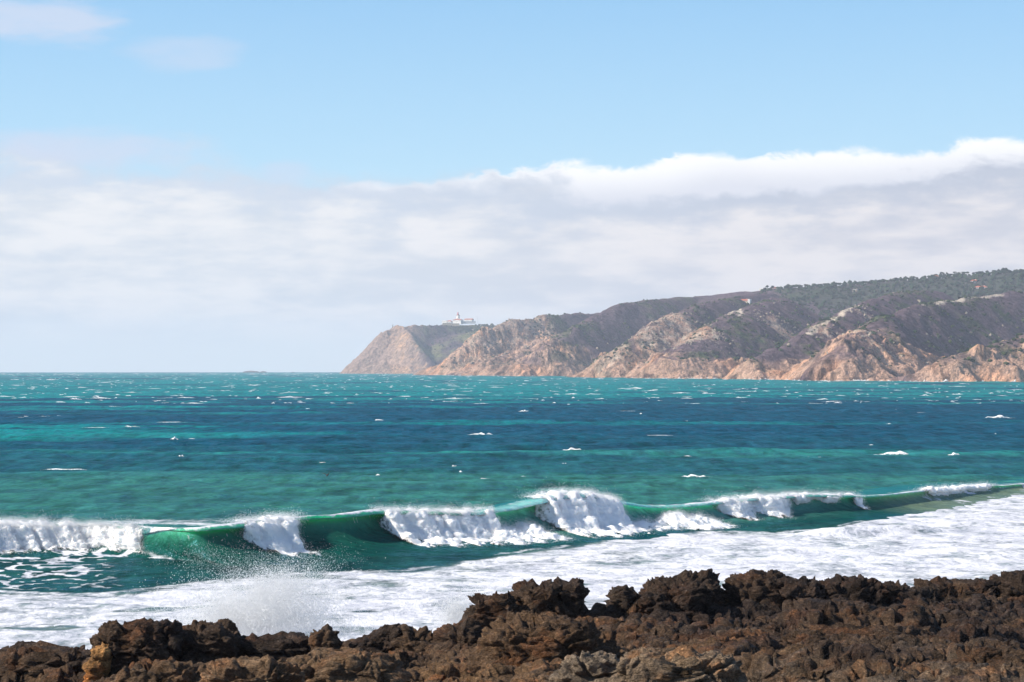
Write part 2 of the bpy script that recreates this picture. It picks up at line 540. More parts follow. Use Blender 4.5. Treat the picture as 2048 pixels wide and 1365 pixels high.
# water colour: turquoise, deep blue in mid-distance bands, green close in, sandy in the surf
r = np.hypot(X, Y)
b1 = fbm(X / 420 + 7, Y / 260 + 3, o=4); b2 = fbm(X / 140, Y / 60 + 9, o=4); b3 = fbm(X / 42 + 5, Y / 16, o=4)
deep = sst(r, 195, 300) * (1 - sst(r, 560, 1250)) * 1.55 - 0.74 + 0.95 * b1 + 1.0 * b2 + 0.7 * b3 + 0.15 * chop + 2.1 * fbm(X / 300 + 2, Y / 42 + 8, o=3)
stripe = 0.9 * sst(fbm(X / 900 + 11, Y / 120 + 2, o=3), 0.22, 0.42) * sst(r, 600, 900)
deep = sst(np.maximum(deep, stripe - 0.15), -0.25, 0.5)
near = 1 - sst(r + 60 * b2, 225, 420)
far = sst(r, 1500, 9000)
T_TURQ, T_BLUE, T_GREEN, T_SAND = (0.000, 0.190, 0.180), (0.000, 0.046, 0.076), (0.028, 0.135, 0.102), (0.17, 0.19, 0.19)
wts = [(1 - deep) * (1 - near) + 0.02, deep * (1 - 0.55 * near), near * (1 - deep * 0.5), 2.2 * zone, 3.0 * nearw * (1 - zone) * (1 - .85 * sst(pxx, 1450, 1800))]
tint = tint3(wts, [T_TURQ, T_BLUE, T_GREEN, T_SAND, (.004, .038, .040)])
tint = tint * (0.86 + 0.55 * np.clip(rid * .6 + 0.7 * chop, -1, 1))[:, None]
# foam: broad sheet in the shore zone, laced at its margins
pat = 0.5 + 0.62 * fbm(X / 3.4 + 3, Y / 4.2, o=6, g=0.62) + 0.30 * fbm(X / 14, Y / 11 + 8, o=3)
lace = fbm(X / 5.2 + .25 * b3, Y / 5.2, o=4, mode='r', g=0.5)
foam = zone * np.clip(0.36 + 0.46 * pat + 0.14 * lace, 0, 1)
dark = sst(fbm(X / 6.5 + 60, Y / 3.2, o=3), 0.28, 0.5) * sst(fbm(X / 40, Y / 25 + 20, o=2), -0.2, 0.3)
foam = foam * (1 - 0.62 * dark)
edge_l = np.exp(-((df - Y) / 1.4) ** 2)
foam = np.maximum(foam, 0.55 * edge_l * sst(lace, 0.0, 0.5))
lace2 = fbm(X / 2.0 + .5 * chop, Y / 2.6, o=3, mode='r', g=.4) + .25 * fbm(X / 6, Y / 6 + 9, o=2)
net = sst(lace2, 0.50, 0.74) * (1 - sst(pxx, 150, 330)) * sst(Y, d_of_py(1192), d_of_py(1170)) * (1 - sst(Y, d_of_py(1112), d_of_py(1095)))
foam = np.maximum(foam, 0.68 * net)
strk = sst(fbm(X / 9 + 33, Y / 1.6, o=4), 0.18, 0.5) * sst(fbm(X / 30, Y / 12 + 40, o=2), 0.0, 0.35)
foam = np.maximum(foam, 0.62 * strk * (1 - sst(pxx, 700, 900)) * sst(Y, d_of_py(1062), d_of_py(1045)) * (1 - sst(Y, d_of_py(1030), d_of_py(1012))))
band = sst(Y, d_of_py(1064), d_of_py(1054)) * (1 - sst(Y, d_of_py(1047), d_of_py(1036)) * (.35 + .65 * sst(fbm(X / 12, Y / 5 + 70, o=3), -.1, .3)))
band = band * (1 - sst(Y, d_of_py(1040), d_of_py(1030))) * (1 - sst(pxx, 560, 740))
foam = np.maximum(foam, band * (.45 + .55 * fbm(X / 8, Y / 2.2 + 11, o=4, g=.6)))
foam = np.maximum(foam, 0.75 * sst(bore, 0.3, 0.9) * (0.6 + pat * .5))
mid = sst(fbm(X / 7 + 12, Y / 3, o=3), 0.42, 0.6) * sst(r, 240, 300) * (1 - sst(r, 600, 900)) * 0.42
foam = np.maximum(foam, mid * sst(chop, 0.1, 0.5))
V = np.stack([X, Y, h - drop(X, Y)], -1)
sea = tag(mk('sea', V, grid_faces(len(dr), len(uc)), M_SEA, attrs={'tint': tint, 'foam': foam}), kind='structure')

# ------------------------------------------------------------------ the breaking wave
NF = np.array((0.67, -0.742))                       # the way the wave moves


def catmull(ctrl, m):
    """ctrl: list of (a, z) arrays -> m samples across"""
    A = np.stack([np.stack(c, -1) for c in ctrl], 0)          # k, ns, 2
    k = len(ctrl)
    tt = np.linspace(0, k - 1 - 1e-6, m)
    out = np.empty((m,) + A.shape[1:])
    for j, t in enumerate(tt):
        i = int(t); f = t - i
        p0 = A[max(i - 1, 0)]; p1 = A[i]; p2 = A[min(i + 1, k - 1)]; p3 = A[min(i + 2, k - 1)]
        out[j] = 0.5 * ((2 * p1) + (p2 - p0) * f + (2 * p0 - 5 * p1 + 4 * p2 - p3) * f * f + (3 * p1 - p0 - 3 * p2 + p3) * f ** 3)
    return out


def wave_at(px):
    px = np.asarray(px, float)
    xs = np.array(WX, float)
    dcr = np.interp(px, xs, [v for _, v in D_CREST])
    yc = np.interp(px, xs, WC)
    ker = lambda v: v
    cxw = dcr * (px - CX) / F
    H = CAMZ - dcr * (yc - HY) / F
    return cxw, dcr, H


def smooth1(v, n):
    k = np.hanning(n + 2)[1:-1]; k /= k.sum()
    return np.convolve(np.pad(v, (n // 2, n - 1 - n // 2), mode='edge'), k, 'valid')


WPX = np.arange(-180, 2330, 3.0)
wx, wy, wH = wave_at(WPX)
wH = smooth1(wH, 25) + 0.05 * fbm(WPX / 40, WPX * 0 + 2.2, o=3)
wx = smooth1(wx, 9); wy = smooth1(wy, 31)
CURL = np.interp(WPX, [-100, 285, 300, 470, 600, 640, 745, 930, 1000, 1250, 1300, 1430, 1600, 1735, 1800, 2000], [.4, .08, .08, .8, .5, .10, .8, 1.3, 1.5, 1.3, 1.0, 1.0, .9, .8, .35, .1])
CURL = smooth1(CURL, 15) * np.clip(wH / 2.2, .2, 1.2)
wL = 1.1 * wH + 1.7
z = np.zeros_like(wH)
ctrl = [(wL + 8, z - .45), (wL + 3.5, z - .12), (wL + 1.0, .06 * wH), (.50 * wL, .24 * wH), (.16 * wL, .52 * wH), (.04 * wL, .76 * wH),
        (.10 * CURL, .90 * wH), (.55 * CURL + .05, .93 * wH), (.80 * CURL + .08, .90 * wH), (.60 * CURL + .05, .985 * wH), (.15 * CURL, 1.02 * wH), (z - .7, .98 * wH), (z - 3, .82 * wH),
        (z - 7, .48 * wH), (z - 13, .16 * wH), (z - 22, z - .5)]
MW = 110
CS = catmull(ctrl, MW)                                # MW, ns, 2
tq = np.linspace(0, len(ctrl) - 1, MW)[:, None] * np.ones((1, len(WPX)))
a, zz = CS[..., 0], CS[..., 1]
VX = wx[None] + NF[0] * a; VY = wy[None] + NF[1] * a
rip = 0.05 * fbm(VX / 1.6, VY / 1.6, zz / 1.6, o=3) + 0.10 * fbm(VX / 6, VY / 4, zz / 3, o=2)
on_face = sst(tq, 1.5, 3) * (1 - sst(tq, 9, 11))
VX = VX + NF[0] * rip * 1.2; VY = VY + NF[1] * rip * 1.2; VZ = zz + rip * (1 - on_face)
pxg = np.broadcast_to(WPX[None], a.shape)
streak = fbm(pxg / 7.0, tq * 0.35, o=4, g=0.6)
crest = np.exp(-((tq - 10.0 - .5 * fbm(pxg / 25, tq * 0 + 3, o=2)) / 1.3) ** 2)
wf = crest * (0.80 + 0.7 * streak + 0.35 * fbm(pxg / 40, tq, o=3)) * np.interp(pxg, [860, 930, 1060, 1250, 1300, 1420], [1, .4, .4, .5, .6, 1])
back = sst(tq, 10.2, 11.2) * (1 - sst(tq, 13.5, 15)) * (1 - sst(pxg, 520, 760))
wf = np.maximum(wf, back * (0.55 + 0.5 * fbm(VX / 4, VY / 1.5, o=4)))
wf = np.maximum(wf, 0.9 * sst(pxg, 1620, 1700) * sst(tq, 10.3, 11) * (1 - sst(tq, 12, 14)) * (.35 + .6 * fbm(VX / 5, VY / 2, o=4)))
vein = sst(streak, 0.15, 0.6) * sst(tq, 2.5, 5) * (1 - sst(tq, 8, 9))
wf = np.maximum(wf, vein * np.interp(pxg, [0, 300, 470, 600, 640, 740, 930, 1080, 1250, 1430, 1600, 1800, 1950, 2100], [.5, .2, .4, .2, .15, .25, .5, .55, .4, .5, .3, .62, .85, .75]))
patch = sst(pxg, 1780, 1900) * sst(fbm(VX / 3.2, VY / 3.2, VZ / 1.2, o=4, g=.6), -.05, .35) * sst(tq, 1, 2.5) * (1 - sst(tq, 9, 10.5))
wf = np.maximum(wf, .72 * patch)
vein2 = sst(fbm(pxg / 3.2, tq * .5 + 3, o=3), .1, .5) * sst(tq, 2.8, 4.5) * (1 - sst(tq, 8.5, 9.5))
wf = np.maximum(wf, .40 * vein2)
net2 = sst(fbm(VX / 2.4, VY / 3.0, o=4, mode='r'), .38, .62) * (1 - sst(pxg, 190, 330)) * (1 - sst(tq, 2.6, 3.6))
wf = np.maximum(wf, 0.8 * net2)
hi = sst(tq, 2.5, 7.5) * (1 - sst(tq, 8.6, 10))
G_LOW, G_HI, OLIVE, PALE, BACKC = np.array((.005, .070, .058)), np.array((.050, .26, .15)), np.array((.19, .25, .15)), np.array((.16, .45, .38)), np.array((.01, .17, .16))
kp = np.interp(pxg, [880, 960, 1080, 1250, 1430, 1560, 1640, 1740], [0, 1, 1, .95, .85, .6, .25, 0])[..., None] * sst(tq, 2.0, 4.0)[..., None]  # paler stretch: sunlight through the lip put into the tint
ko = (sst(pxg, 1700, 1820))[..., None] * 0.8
wt = G_LOW + (G_HI - G_LOW) * hi[..., None]  # foot painted darker, upper face lighter, as light through the crest
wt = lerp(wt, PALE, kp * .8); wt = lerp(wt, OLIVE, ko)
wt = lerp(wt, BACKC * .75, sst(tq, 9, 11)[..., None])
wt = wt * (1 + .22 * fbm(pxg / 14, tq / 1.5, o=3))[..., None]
WV = np.stack([VX, VY, VZ], -1)
WBASE = (float(wx[400]), float(wy[400]), 0.0)
wave = empty('breaking_wave', WBASE)
tag(wave, 'long green wave curling over and breaking white in front of the rocks', 'wave')
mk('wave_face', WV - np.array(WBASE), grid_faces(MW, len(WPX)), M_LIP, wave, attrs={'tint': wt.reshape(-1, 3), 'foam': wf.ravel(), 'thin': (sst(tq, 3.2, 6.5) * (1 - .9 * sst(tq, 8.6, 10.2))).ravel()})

# white water: (x0, x1, top fraction, bottom fraction of the height, bulge in metres, feather)
FOAMS = [(-170, 300, 1.03, .10, 1.6, 60), (440, 620, 1.05, .06, 1.7, 80), (742, 985, 1.03, .02, 1.6, 26), (880, 1075, .52, .0, 1.9, 70), (1040, 1248, 1.06, .02, 2.1, 45),
         (1262, 1418, .62, .0, 1.9, 45), (1400, 1600, 1.04, .14, 1.2, 55), (1560, 1690, 1.03, .62, .6, 30), (1695, 1722, 1.03, .25, .7, 10), (1830, 2000, 1.1, .45, .5, 45), (1180, 1330, .3, 0, .9, 40)]
flakes_p, flakes_s = [], []


def add_flakes(pts, size):
    flakes_p.append(pts); flakes_s.append(size)


for fi, (x0, x1, t0, t1, bul, fea) in enumerate(FOAMS):
    px = np.arange(x0, x1 + .1, 1.6)
    fx, fy, fH = np.interp(px, WPX, wx), np.interp(px, WPX, wy), np.interp(px, WPX, wH)
    fL = 1.1 * fH + 1.7
    m = 64
    v = np.linspace(0, 1, m)[:, None]
    lump = 0.5 + 0.9 * fbm(px / 34 + fi * 9.1, px * 0 + fi, o=3)
    env = sst(px, x0, x0 + fea) * (1 - sst(px, x1 - fea, x1))
    env = np.clip(env * (0.75 + 0.5 * lump), 0, 1)
    topv = t0 * fH if t0 > .9 else t0 * fH * np.clip(.55 + .6 * lump, .3, 1.15) * (0.35 + .65 * env)
    zt = topv[None]; zb = (t1 * fH + (1 - env) * .80 * fH * (t0 > .9))[None] - 0.12 * (t1 < .05)
    zc = zt - (zt - zb) * v ** 1.15
    frac = np.clip(zc / fH[None], 0, 1)
    face = fL[None] * np.interp(frac, [0, .06, .24, .52, .76, .95, 1.1], [1.35, 1.2, .5, .16, .08, .12, .0])
    a = face * .85 + bul * (env * np.clip(.5 + .8 * lump, .3, 1.4))[None] * np.sin(np.pi * np.clip(v * .86 + .06, 0, 1)) ** .8 - .25
    a = a + np.where(v < .08, -(0.08 - v) * 14, 0)
    QX = fx[None] + NF[0] * a; QY = fy[None] + NF[1] * a; QZ = zc
    sc = fbm(QX / 1.3, QY / 1.3, QZ / 1.3, o=2, mode='b')
    dsp = .30 * sc + .10 * fbm(QX / .5, QY / .5, QZ / 1.6, o=3) + .15 * fbm(QX / .5, QY / .5, QZ / .5, o=3, mode='b', g=.6) + .06 * fbm(QX / .14, QY / .14, QZ / .14, o=2)
    dsp = dsp * (0.25 + .75 * env)[None]
    up = np.clip(1 - v * 1.6, 0, 1)
    Q = np.stack([QX, QY, QZ], -1)
    nn = np.cross(np.gradient(Q, axis=1), np.gradient(Q, axis=0))
    nn /= np.linalg.norm(nn, axis=2)[..., None] + 1e-9
    nn = nn * np.where((nn @ np.array((NF[0], NF[1], .6)))[..., None] < 0, -1, 1)
    Q = Q + nn * dsp[..., None]
    QX, QY, QZ = Q[..., 0], Q[..., 1], Q[..., 2]
    dens = env[None] * np.ones_like(v) * (1 - sst(v, .82, 1.0) * .75) * (.45 + .55 * sst(v, 0, .06))
    dens = .06 + dens * .90 + .42 * fbm(px[None] / 7, v * 1.3 + fi, o=4, g=.6)
    dens = np.where((env[None] < .02), 0.0, dens)
    mk('white_water', np.stack([QX, QY, QZ], -1) - np.array(WBASE), grid_faces(m, len(px)), M_FOAM, wave, attrs={'dens': dens.ravel()})
    n = int((x1 - x0) * 220 * min(1, bul))
    i = rng.integers(0, m, n); i = np.where(rng.random(n) < .45, rng.integers(0, 9, n), i); j = rng.integers(0, len(px), n)
    keep = rng.random(n) < env[j]
    i, j = i[keep], j[keep]
    off = rng.exponential(.11, len(i)); upk = up[i, 0]
    pts = np.stack([QX[i, j] + NF[0] * off * (1 - .7 * upk) + rng.normal(0, .12, len(i)), QY[i, j] + NF[1] * off * (1 - .7 * upk), QZ[i, j] + off * (.15 + .9 * upk) + rng.normal(0, .05, len(i))], -1)
    add_flakes(pts, .007 + .015 * rng.random(len(i)) ** 2)
# spray blown off the crest
n = 4500
j = rng.integers(60, len(WPX) - 60, n)
kk = np.clip(fbm(WPX / 45 + 4, WPX * 0 + 7, o=2) * 2, 0, 1)[j] * (WPX[j] < 1750)
off = rng.exponential(.22, n)
pts = np.stack([wx[j] - NF[0] * (off - .3) + rng.normal(0, .2, n), wy[j] - NF[1] * (off - .3), wH[j] * 1.01 + off * .45 * rng.random(n)], -1)
sel = rng.random(n) < kk
add_flakes(pts[sel], .007 + .012 * rng.random(sel.sum()))


def flake_mesh(name, pts, size, mat, parent=None, kind=None):
    n = len(pts)
    b = np.array([(1, 1, 1), (1, -1, -1), (-1, 1, -1), (-1, -1, 1)], float) / 1.732
    d = rng.normal(size=(n, 3)); d /= np.linalg.norm(d, axis=1)[:, None]
    an = rng.random(n) * 6.283
    c, s = np.cos(an)[:, None], np.sin(an)[:, None]
    Vv = []
    for q in b:                                     # Rodrigues rotation of each corner
        q = q[None]
        rr = q * c + np.cross(d, q) * s + d * (d @ q[0])[:, None] * (1 - c)
        Vv.append(pts + rr * size[:, None])
    Vv = np.stack(Vv, 1).reshape(-1, 3)
    f = (np.arange(n)[:, None, None] * 4 + np.array([(0, 1, 2), (0, 2, 3), (0, 3, 1), (1, 3, 2)])[None]).reshape(-1, 3)
    o = mk(name, Vv, f, mat, parent, smooth=False)
    if kind: o['kind'] = kind
    return o


fp = np.concatenate(flakes_p); fs = np.concatenate(flakes_s)
flake_mesh('foam_flakes', fp - np.array(WBASE), fs, M_DROP, wave, 'stuff')


# spray thrown up where the swash hits the rocks
def plume(name, label, clouds):
    pts, szs = [], []
    for px, py, d, sx, sz, sd, n in clouds:
        c = P(px, py, d)
        g = np.stack([rng.normal(0, sx, n), rng.normal(0, sd, n), rng.normal(0, sz, n)], -1)
        q = c + g
        lumpy = fbm(q[:, 0] / .9, q[:, 1] / .9, q[:, 2] / .9, o=3)
        q = q[(lumpy > -.12 + .25 * rng.normal(size=n)) & (q[:, 2] > .4)]
        pts.append(q); szs.append((.5 if py < 1160 else 1.0) * (.012 + .014 * rng.random(len(q)) ** 3))
    p = np.concatenate(pts)
    base = (float(p[:, 0].mean()), float(p[:, 1].mean()), 0.0)
    o = flake_mesh(name, p - np.array(base), np.concatenate(szs), M_DROP)
    o.location = base
    return tag(o, label, 'spray', kind='stuff')


plume('sea_spray', 'white burst of spray rising behind the brown rocks at left', [
    (510, 1235, 86.6, 1.5, .62, 1.5, 78000), (560, 1195, 86, 1.0, .52, 1.4, 46000), (450, 1240, 86, .7, .45, .6, 18000), (540, 1150, 87, 1.2, .32, .8, 12000),
    (500, 1118, 88, 1.7, .30, .9, 4200), (620, 1120, 88, .9, .30, .8, 1800), (400, 1112, 88, .7, .25, .8, 1300), (550, 1250, 85, 1.4, .25, .5, 16000)])
plume('sea_spray', 'small puff of spray behind the tall dark outcrop', [(925, 1222, 82, .42, .3, .4, 7000), (905, 1240, 82, .3, .3, .4, 3500), (960, 1190, 83, .5, .3, .4, 1200)])

# whitecaps out at sea
M_CAP = foam_mat('whitecap_foam')


def cap_dens(ns):
    s = np.linspace(-1, 1, ns)
    return (np.array((.15, .62, .68, .12))[:, None] * (1 - .5 * np.abs(s) ** 2)[None]).ravel()


def whitecap_mesh(wd, ht, dp, seed):
    q = np.random.default_rng(seed)
    ns, m = 13, 4
    s = np.linspace(-1, 1, ns)
    env = np.clip(1 - np.abs(s) ** 1.6, 0, 1) * (0.55 + .6 * q.random(ns))
    env = env * (.35 + 1.0 * q.random(ns)); env = env * np.clip(1.1 - q.random() * .9 * np.abs(s - q.uniform(-.8, .8)), .2, 1)
    top = ht * env; rag = q.normal(0, .3, ns) * dp
    V = np.zeros((m, ns, 3))
    for i, (yy, zf) in enumerate(((-1.0, -.18), (-.45, .75), (0.1, 1.0), (1.0, -.25))):
        V[i, :, 0] = s * wd / 2; V[i, :, 1] = yy * dp * (.35 + .65 * env) + rag; V[i, :, 2] = zf * top - .03 + q.normal(0, .05, ns) * ht
    return V.reshape(-1, 3), grid_faces(m, ns)


big = [(1792, 908, 105, 9, 'long white breaking crest on the dark blue water at right'), (1910, 910, 42, 9, 'shorter white crest just right of the long breaking one'), (1998, 837, 66, 8, 'white crest on the turquoise band near the right edge'),
       (1388, 952, 74, 9, 'slanting white crest on green water behind the big plunging section'), (1146, 898, 54, 8, 'low white crest on dark blue water in the middle of the sea'),
       (349, 884, 22, 7, 'compact white crest on dark blue water at left'), (364, 920, 26, 6, 'small white crest on teal water left of the bird'), (96, 944, 30, 6, 'small white crest nearest the left edge'),
       (906, 937, 18, 6, 'tiny bright crest on green water right of the bird'), (1125, 931, 24, 5, 'tiny white crest on green water above the plunging section'), (1047, 822, 30, 6, 'white crest on the dark band under the far rocky hill'),
       (150, 800, 26, 5, 'white crest on turquoise water far out at left'), (517, 794, 18, 6, 'white crest on far turquoise water under the islets'), (962, 870, 60, 6, 'ragged row of white foam on dark blue water'),
       (1860, 808, 44, 4, 'thin white crest on the far turquoise water below the right cliffs')]
for i, (px, py, wpx, hpx, lab) in enumerate(big):
    d = float(d_of_py(py + 2))
    c = P(px, py + 2, d)
    hh = sea_fields(np.array([c[0]]), np.array([d]))[0][0]
    V, f = whitecap_mesh(wpx * d / F, hpx * d / F * .6 + .08, .5 + .5 * wpx * d / F * .25, 100 + i)
    tag(mk('whitecap', V, f, M_CAP, attrs={'dens': cap_dens(13)}), lab, 'whitecap', 'larger whitecaps on the open sea').location = (c[0], d, hh - float(drop(c[0], d)) - .02)
Vs, Fs, off = [], [], 0
NW = 3200
yv = np.concatenate([rng.uniform(775, 960, 110), 746.6 + 62 * rng.random(NW - 110) ** 2.4])
for i in range(NW):
    py = yv[i]; d = float(CAMZ / ((py - HY) / F)); px = rng.uniform(-160, 2210)
    u = (px - CX) / F
    if d > 1700 and d > np.interp(px, [640, 860, 900, 1000, 1340, 1700, 2048, 2200], [12000, 4100, 4000, 3500, 2500, 1950, 1680, 1600]): continue
    if d < 195: continue
    x = u * d
    spx = min(1.0, 500 / d + .35)
    fk_ = min(1.0, d / 900)
    wd = (1.2 + 7 * rng.random() ** 3) * (1 + d / 1400) * (.6 + .35 * fk_)
    ht = (.06 + .20 * rng.random() ** 2) * (1 + d / 2600) * (1 + .35 * fk_)
    V, f = whitecap_mesh(wd, ht, .5 + .4 * rng.random(), i)
    V = V.reshape(4, 13, 3)[:, ::2].reshape(-1, 3); f = grid_faces(4, 7)
    Vs.append(V + np.array((x, d, .12 - (x * x + d * d) / 1.48e7))); Fs.append(f + off); off += len(V)
tag(mk('whitecaps', np.concatenate(Vs), np.concatenate(Fs), M_CAP, attrs={'dens': np.tile(cap_dens(7), len(Vs))}), 'countless small white crests scattered over the open sea', 'whitecaps', kind='stuff')
HAZE = 7.2e-5
# ------------------------------------------------------------------ the coast: hills and cliffs
def dist_poly(X, Y, pts):
    pts = np.asarray(pts, float)
    best = np.full(X.shape, 1e9); zz = np.zeros(X.shape); tt = np.zeros(X.shape)
    for i in range(len(pts) - 1):
        ax, ay = pts[i, :2]; bx_, by_ = pts[i + 1, :2]
        vx, vy = bx_ - ax, by_ - ay
        t = np.clip(((X - ax) * vx + (Y - ay) * vy) / (vx * vx + vy * vy), 0, 1)
        dd = np.hypot(X - ax - t * vx, Y - ay - t * vy)
        k = dd < best
        best = np.where(k, dd, best)
        if pts.shape[1] > 2:
            zz = np.where(k, pts[i, 2] + t * (pts[i + 1, 2] - pts[i, 2]), zz)
    return best, zz


def ridge_height(X, Y, pts, sl, rd):
    """height of a ridge: for every stretch of the crest a slope falls away on both sides; the highest wins"""
    out = np.full(X.shape, -1e9)
    for i in range(len(pts) - 1):
        ax, ay, az_ = pts[i]; bx_, by_, bz_ = pts[i + 1]
        vx, vy = bx_ - ax, by_ - ay
        t = np.clip(((X - ax) * vx + (Y - ay) * vy) / (vx * vx + vy * vy), 0, 1)
        dd = np.hypot(X - ax - t * vx, Y - ay - t * vy)
        out = np.maximum(out, az_ + t * (bz_ - az_) - sl * (np.sqrt(dd * dd + rd * rd) - rd))
    return out


def ridge(*pxpyd):
    return np.array([P(*q) for q in pxpyd])


def coast(*pxd):
    return np.array([(d * (px - CX) / F, d) for px, d in pxd])


def coast_dist(X, Y, c):
    """signed distance inland of a coast polyline that runs across the view"""
    dd, _ = dist_poly(X, Y, c)
    u = X / Y; cu = c[:, 0] / c[:, 1]
    dcst = 1 / np.interp(u, cu, 1 / c[:, 1])
    return np.where(Y > dcst, dd, -dd), dcst


MAIN_COAST = coast((780, 5000), (845, 4350), (880, 4150), (930, 4060), (990, 3780), (1030, 3500), (1080, 3420), (1150, 3180), (1190, 2960), (1240, 2980), (1340, 2660), (1440, 2500), (1500, 2400), (1560, 2400), (1620, 2290), (1670, 2170), (1720, 2080),
                   (1790, 2130), (1860, 2080), (1900, 1960), (1960, 1930), (2000, 1850), (2060, 1860), (2300, 1720), (2600, 1650))
MAIN = [  # name, slope, rounding, crest
    ('rocky_hill', .95, 10, ridge((874, 748, 4170), (905, 712, 4180), (955, 668, 4230), (1012, 636, 4300), (1080, 628, 4380), (1130, 625, 4450), (1190, 622, 4650), (1300, 618, 4900))),
    ('hill', .88, 16, ridge((1000, 745, 3640), (1045, 718, 3640), (1095, 685, 3680), (1140, 654, 3760), (1195, 622, 3900), (1235, 606, 3960), (1280, 597, 4020), (1350, 592, 4150), (1440, 588, 4300))),
    ('outcrop_hill', .82, 16, ridge((1130, 750, 3150), (1190, 722, 3060), (1240, 692, 3060), (1290, 655, 3120), (1345, 622, 3220), (1400, 604, 3380), (1470, 590, 3600), (1540, 581, 3750))),
    ('hill', .70, 24, ridge((1290, 742, 2760), (1345, 700, 2740), (1400, 668, 2800), (1450, 632, 2950), (1500, 606, 3150), (1560, 590, 3350))),
    ('heath_hill', .75, 18, ridge((1500, 722, 2470), (1560, 690, 2520), (1610, 662, 2590), (1655, 635, 2690), (1700, 612, 2820), (1745, 594, 2960), (1800, 581, 3120), (1870, 577, 3300))),
    ('cliff_hill', .82, 14, ridge((1680, 735, 2150), (1690, 690, 2200), (1712, 656, 2290), (1755, 632, 2400), (1830, 608, 2560), (1900, 598, 2680), (1960, 588, 2760), (2048, 577, 2850), (2250, 560, 2950))),
    ('near_hill', .78, 16, ridge((1760, 752, 2120), (1830, 735, 2080), (1880, 712, 2060), (1950, 692, 2080), (2048, 660, 2150), (2250, 606, 2230))),
    ('wooded_hill', .30, 60, ridge((1400, 592, 4450), (1475, 583, 4250), (1540, 576, 4200), (1600, 572, 4180), (1700, 565, 4150), (1800, 559, 4120), (1900, 551, 4080), (2048, 541, 4000), (2300, 525, 3900))),
]
CAPE_COAST = coast((560, 7200), (660, 6200), (684, 5920), (720, 5800), (790, 5700), (850, 5640), (905, 5620), (1040, 5600), (1300, 5650))
CAPE = [
    ('headland', .95, 6, ridge((694, 749, 6000), (728, 731, 5985), (751, 704, 5970), (765, 677, 5960), (776, 654, 5950), (792, 648, 5960), (825, 646.5, 5985), (860, 646.5, 6010), (915, 645, 6080), (1000, 648, 6150), (1150, 648, 6300))),
    ('headland', 1.05, 8, ridge((806, 650, 5950), (818, 664, 5870), (838, 688, 5790), (858, 715, 5720), (882, 744, 5650))),
    ('headland', .36, 40, ridge((880, 690, 5900), (940, 660, 6000), (1010, 652, 6080), (1100, 655, 6150))),
]


ROCK_PX = [860, 900, 940, 1000, 1080, 1130, 1190, 1240, 1290, 1340, 1400, 1450, 1500, 1560, 1620, 1680, 1720, 1780, 1830, 1880, 1930, 1980, 2048, 2300]
ROCK_PY = [735, 692, 664, 642, 654, 692, 720, 714, 708, 714, 722, 726, 732, 738, 722, 674, 658, 678, 712, 724, 722, 706, 694, 692]


def land(X, Y, ridges, cst, cliff_h=58.0, rough=1.0):
    hs = []
    wxn = 16 * fbm(X / 150, Y / 150, o=3); wyn = 16 * fbm(X / 150 + 50, Y / 150, o=3)
    for name, sl, rd, c in ridges:
        hs.append(ridge_height(X + wxn * (.5 if cliff_h is None else .15), Y + wyn * .5, c, sl, rd))
    hs = np.stack(hs)
    lab = hs.argmax(0)
    k = 3.0
    mx = hs.max(0)
    hs = np.maximum(hs, mx - 200)
    h = mx + k * np.log(np.exp((hs - mx) / k).sum(0)) - k * 0.3
    c, dcst = coast_dist(X, Y, cst)
    inland = sst(c, 40, 500)
    gul = fbm(X / 75 + 9, Y / 75, o=4, mode='r', g=.5)
    h = h - (2.2 + 3.5 * (1 - inland)) * np.clip(gul - .15, 0, 1) * rough * 2 + 1.2 * fbm(X / 30, Y / 30, o=4, g=.55)
    # buttresses and gullies eat into the coast line
    cn = c + 40 * fbm(X / 95 + 3, Y / 95, o=2, mode='r') + 15 * fbm(X / 36, Y / 36 + 6, o=2, mode='r') + 2.2 * fbm(X / 13, Y / 13, o=2) - 8
    if cliff_h is None:
        ch = np.interp(X / Y * F + CX, [860, 930, 1000, 1080, 1200, 1340, 1500, 1620, 1690, 1740, 1790, 1860, 1930, 2000, 2100], [70, 80, 55, 34, 26, 34, 32, 30, 52, 52, 40, 22, 24, 36, 36])
    else:
        ch = cliff_h + 0 * X
    ch = np.clip(ch * (1 + .5 * fbm(X / 120 + 21, Y / 120, o=2)), 10, 95)
    cl = np.where(cn > 0, ch * (1 - np.exp(-np.clip(cn, 0, 400) / (.42 * ch + 2))) + (.5 if cliff_h is None else 1.5) * np.clip(cn, 0, None), 1.2 * cn) - .4
    step = 9.0
    kk = 4.0
    m = np.minimum(h, cl)
    hh = m - kk * np.log1p(np.exp(-np.abs(h - cl) / kk)) * .6
    rock = 1 / (1 + np.exp(-(h - cl - 1.0) / 4.0))
    pxq = X / Y * F + CX
    nR = fbm(X / 55, Y / 55, o=3)
    if cliff_h is None:
        Hr = CAMZ - dcst * (np.interp(pxq, ROCK_PX, ROCK_PY) - HY) / F
        rz = sst(Hr * (1 + .55 * nR) + 5 - hh, -7, 7) * .8
    else:
        rz = sst(838 + (hh - 60) * -.35 - pxq + 22 * nR, -8, 8)
    veg = sst(fbm(X / 42 + 70, Y / 42, o=3) + .8 * fbm(X / 12, Y / 12 + 30, o=3), -.34, .14) * sst(hh, 6, 26)
    rock = np.maximum(rock, rz) * (1 - .85 * veg) * sst(c, -30, -5)
    # bare rock breaks into ribs and clefts
    rib = fbm(X / 58 + 5, Y / 58, hh / 120, o=2, mode='r') * 17 + fbm(X / 24, Y / 24 + 4, hh / 50, o=3, mode='r', g=.5) * 7 - 5
    hh = hh + rock * sst(c, 2, 22) * rib * (.75 if cliff_h is None else .18)
    return hh - drop(X, Y), lab, rock, c


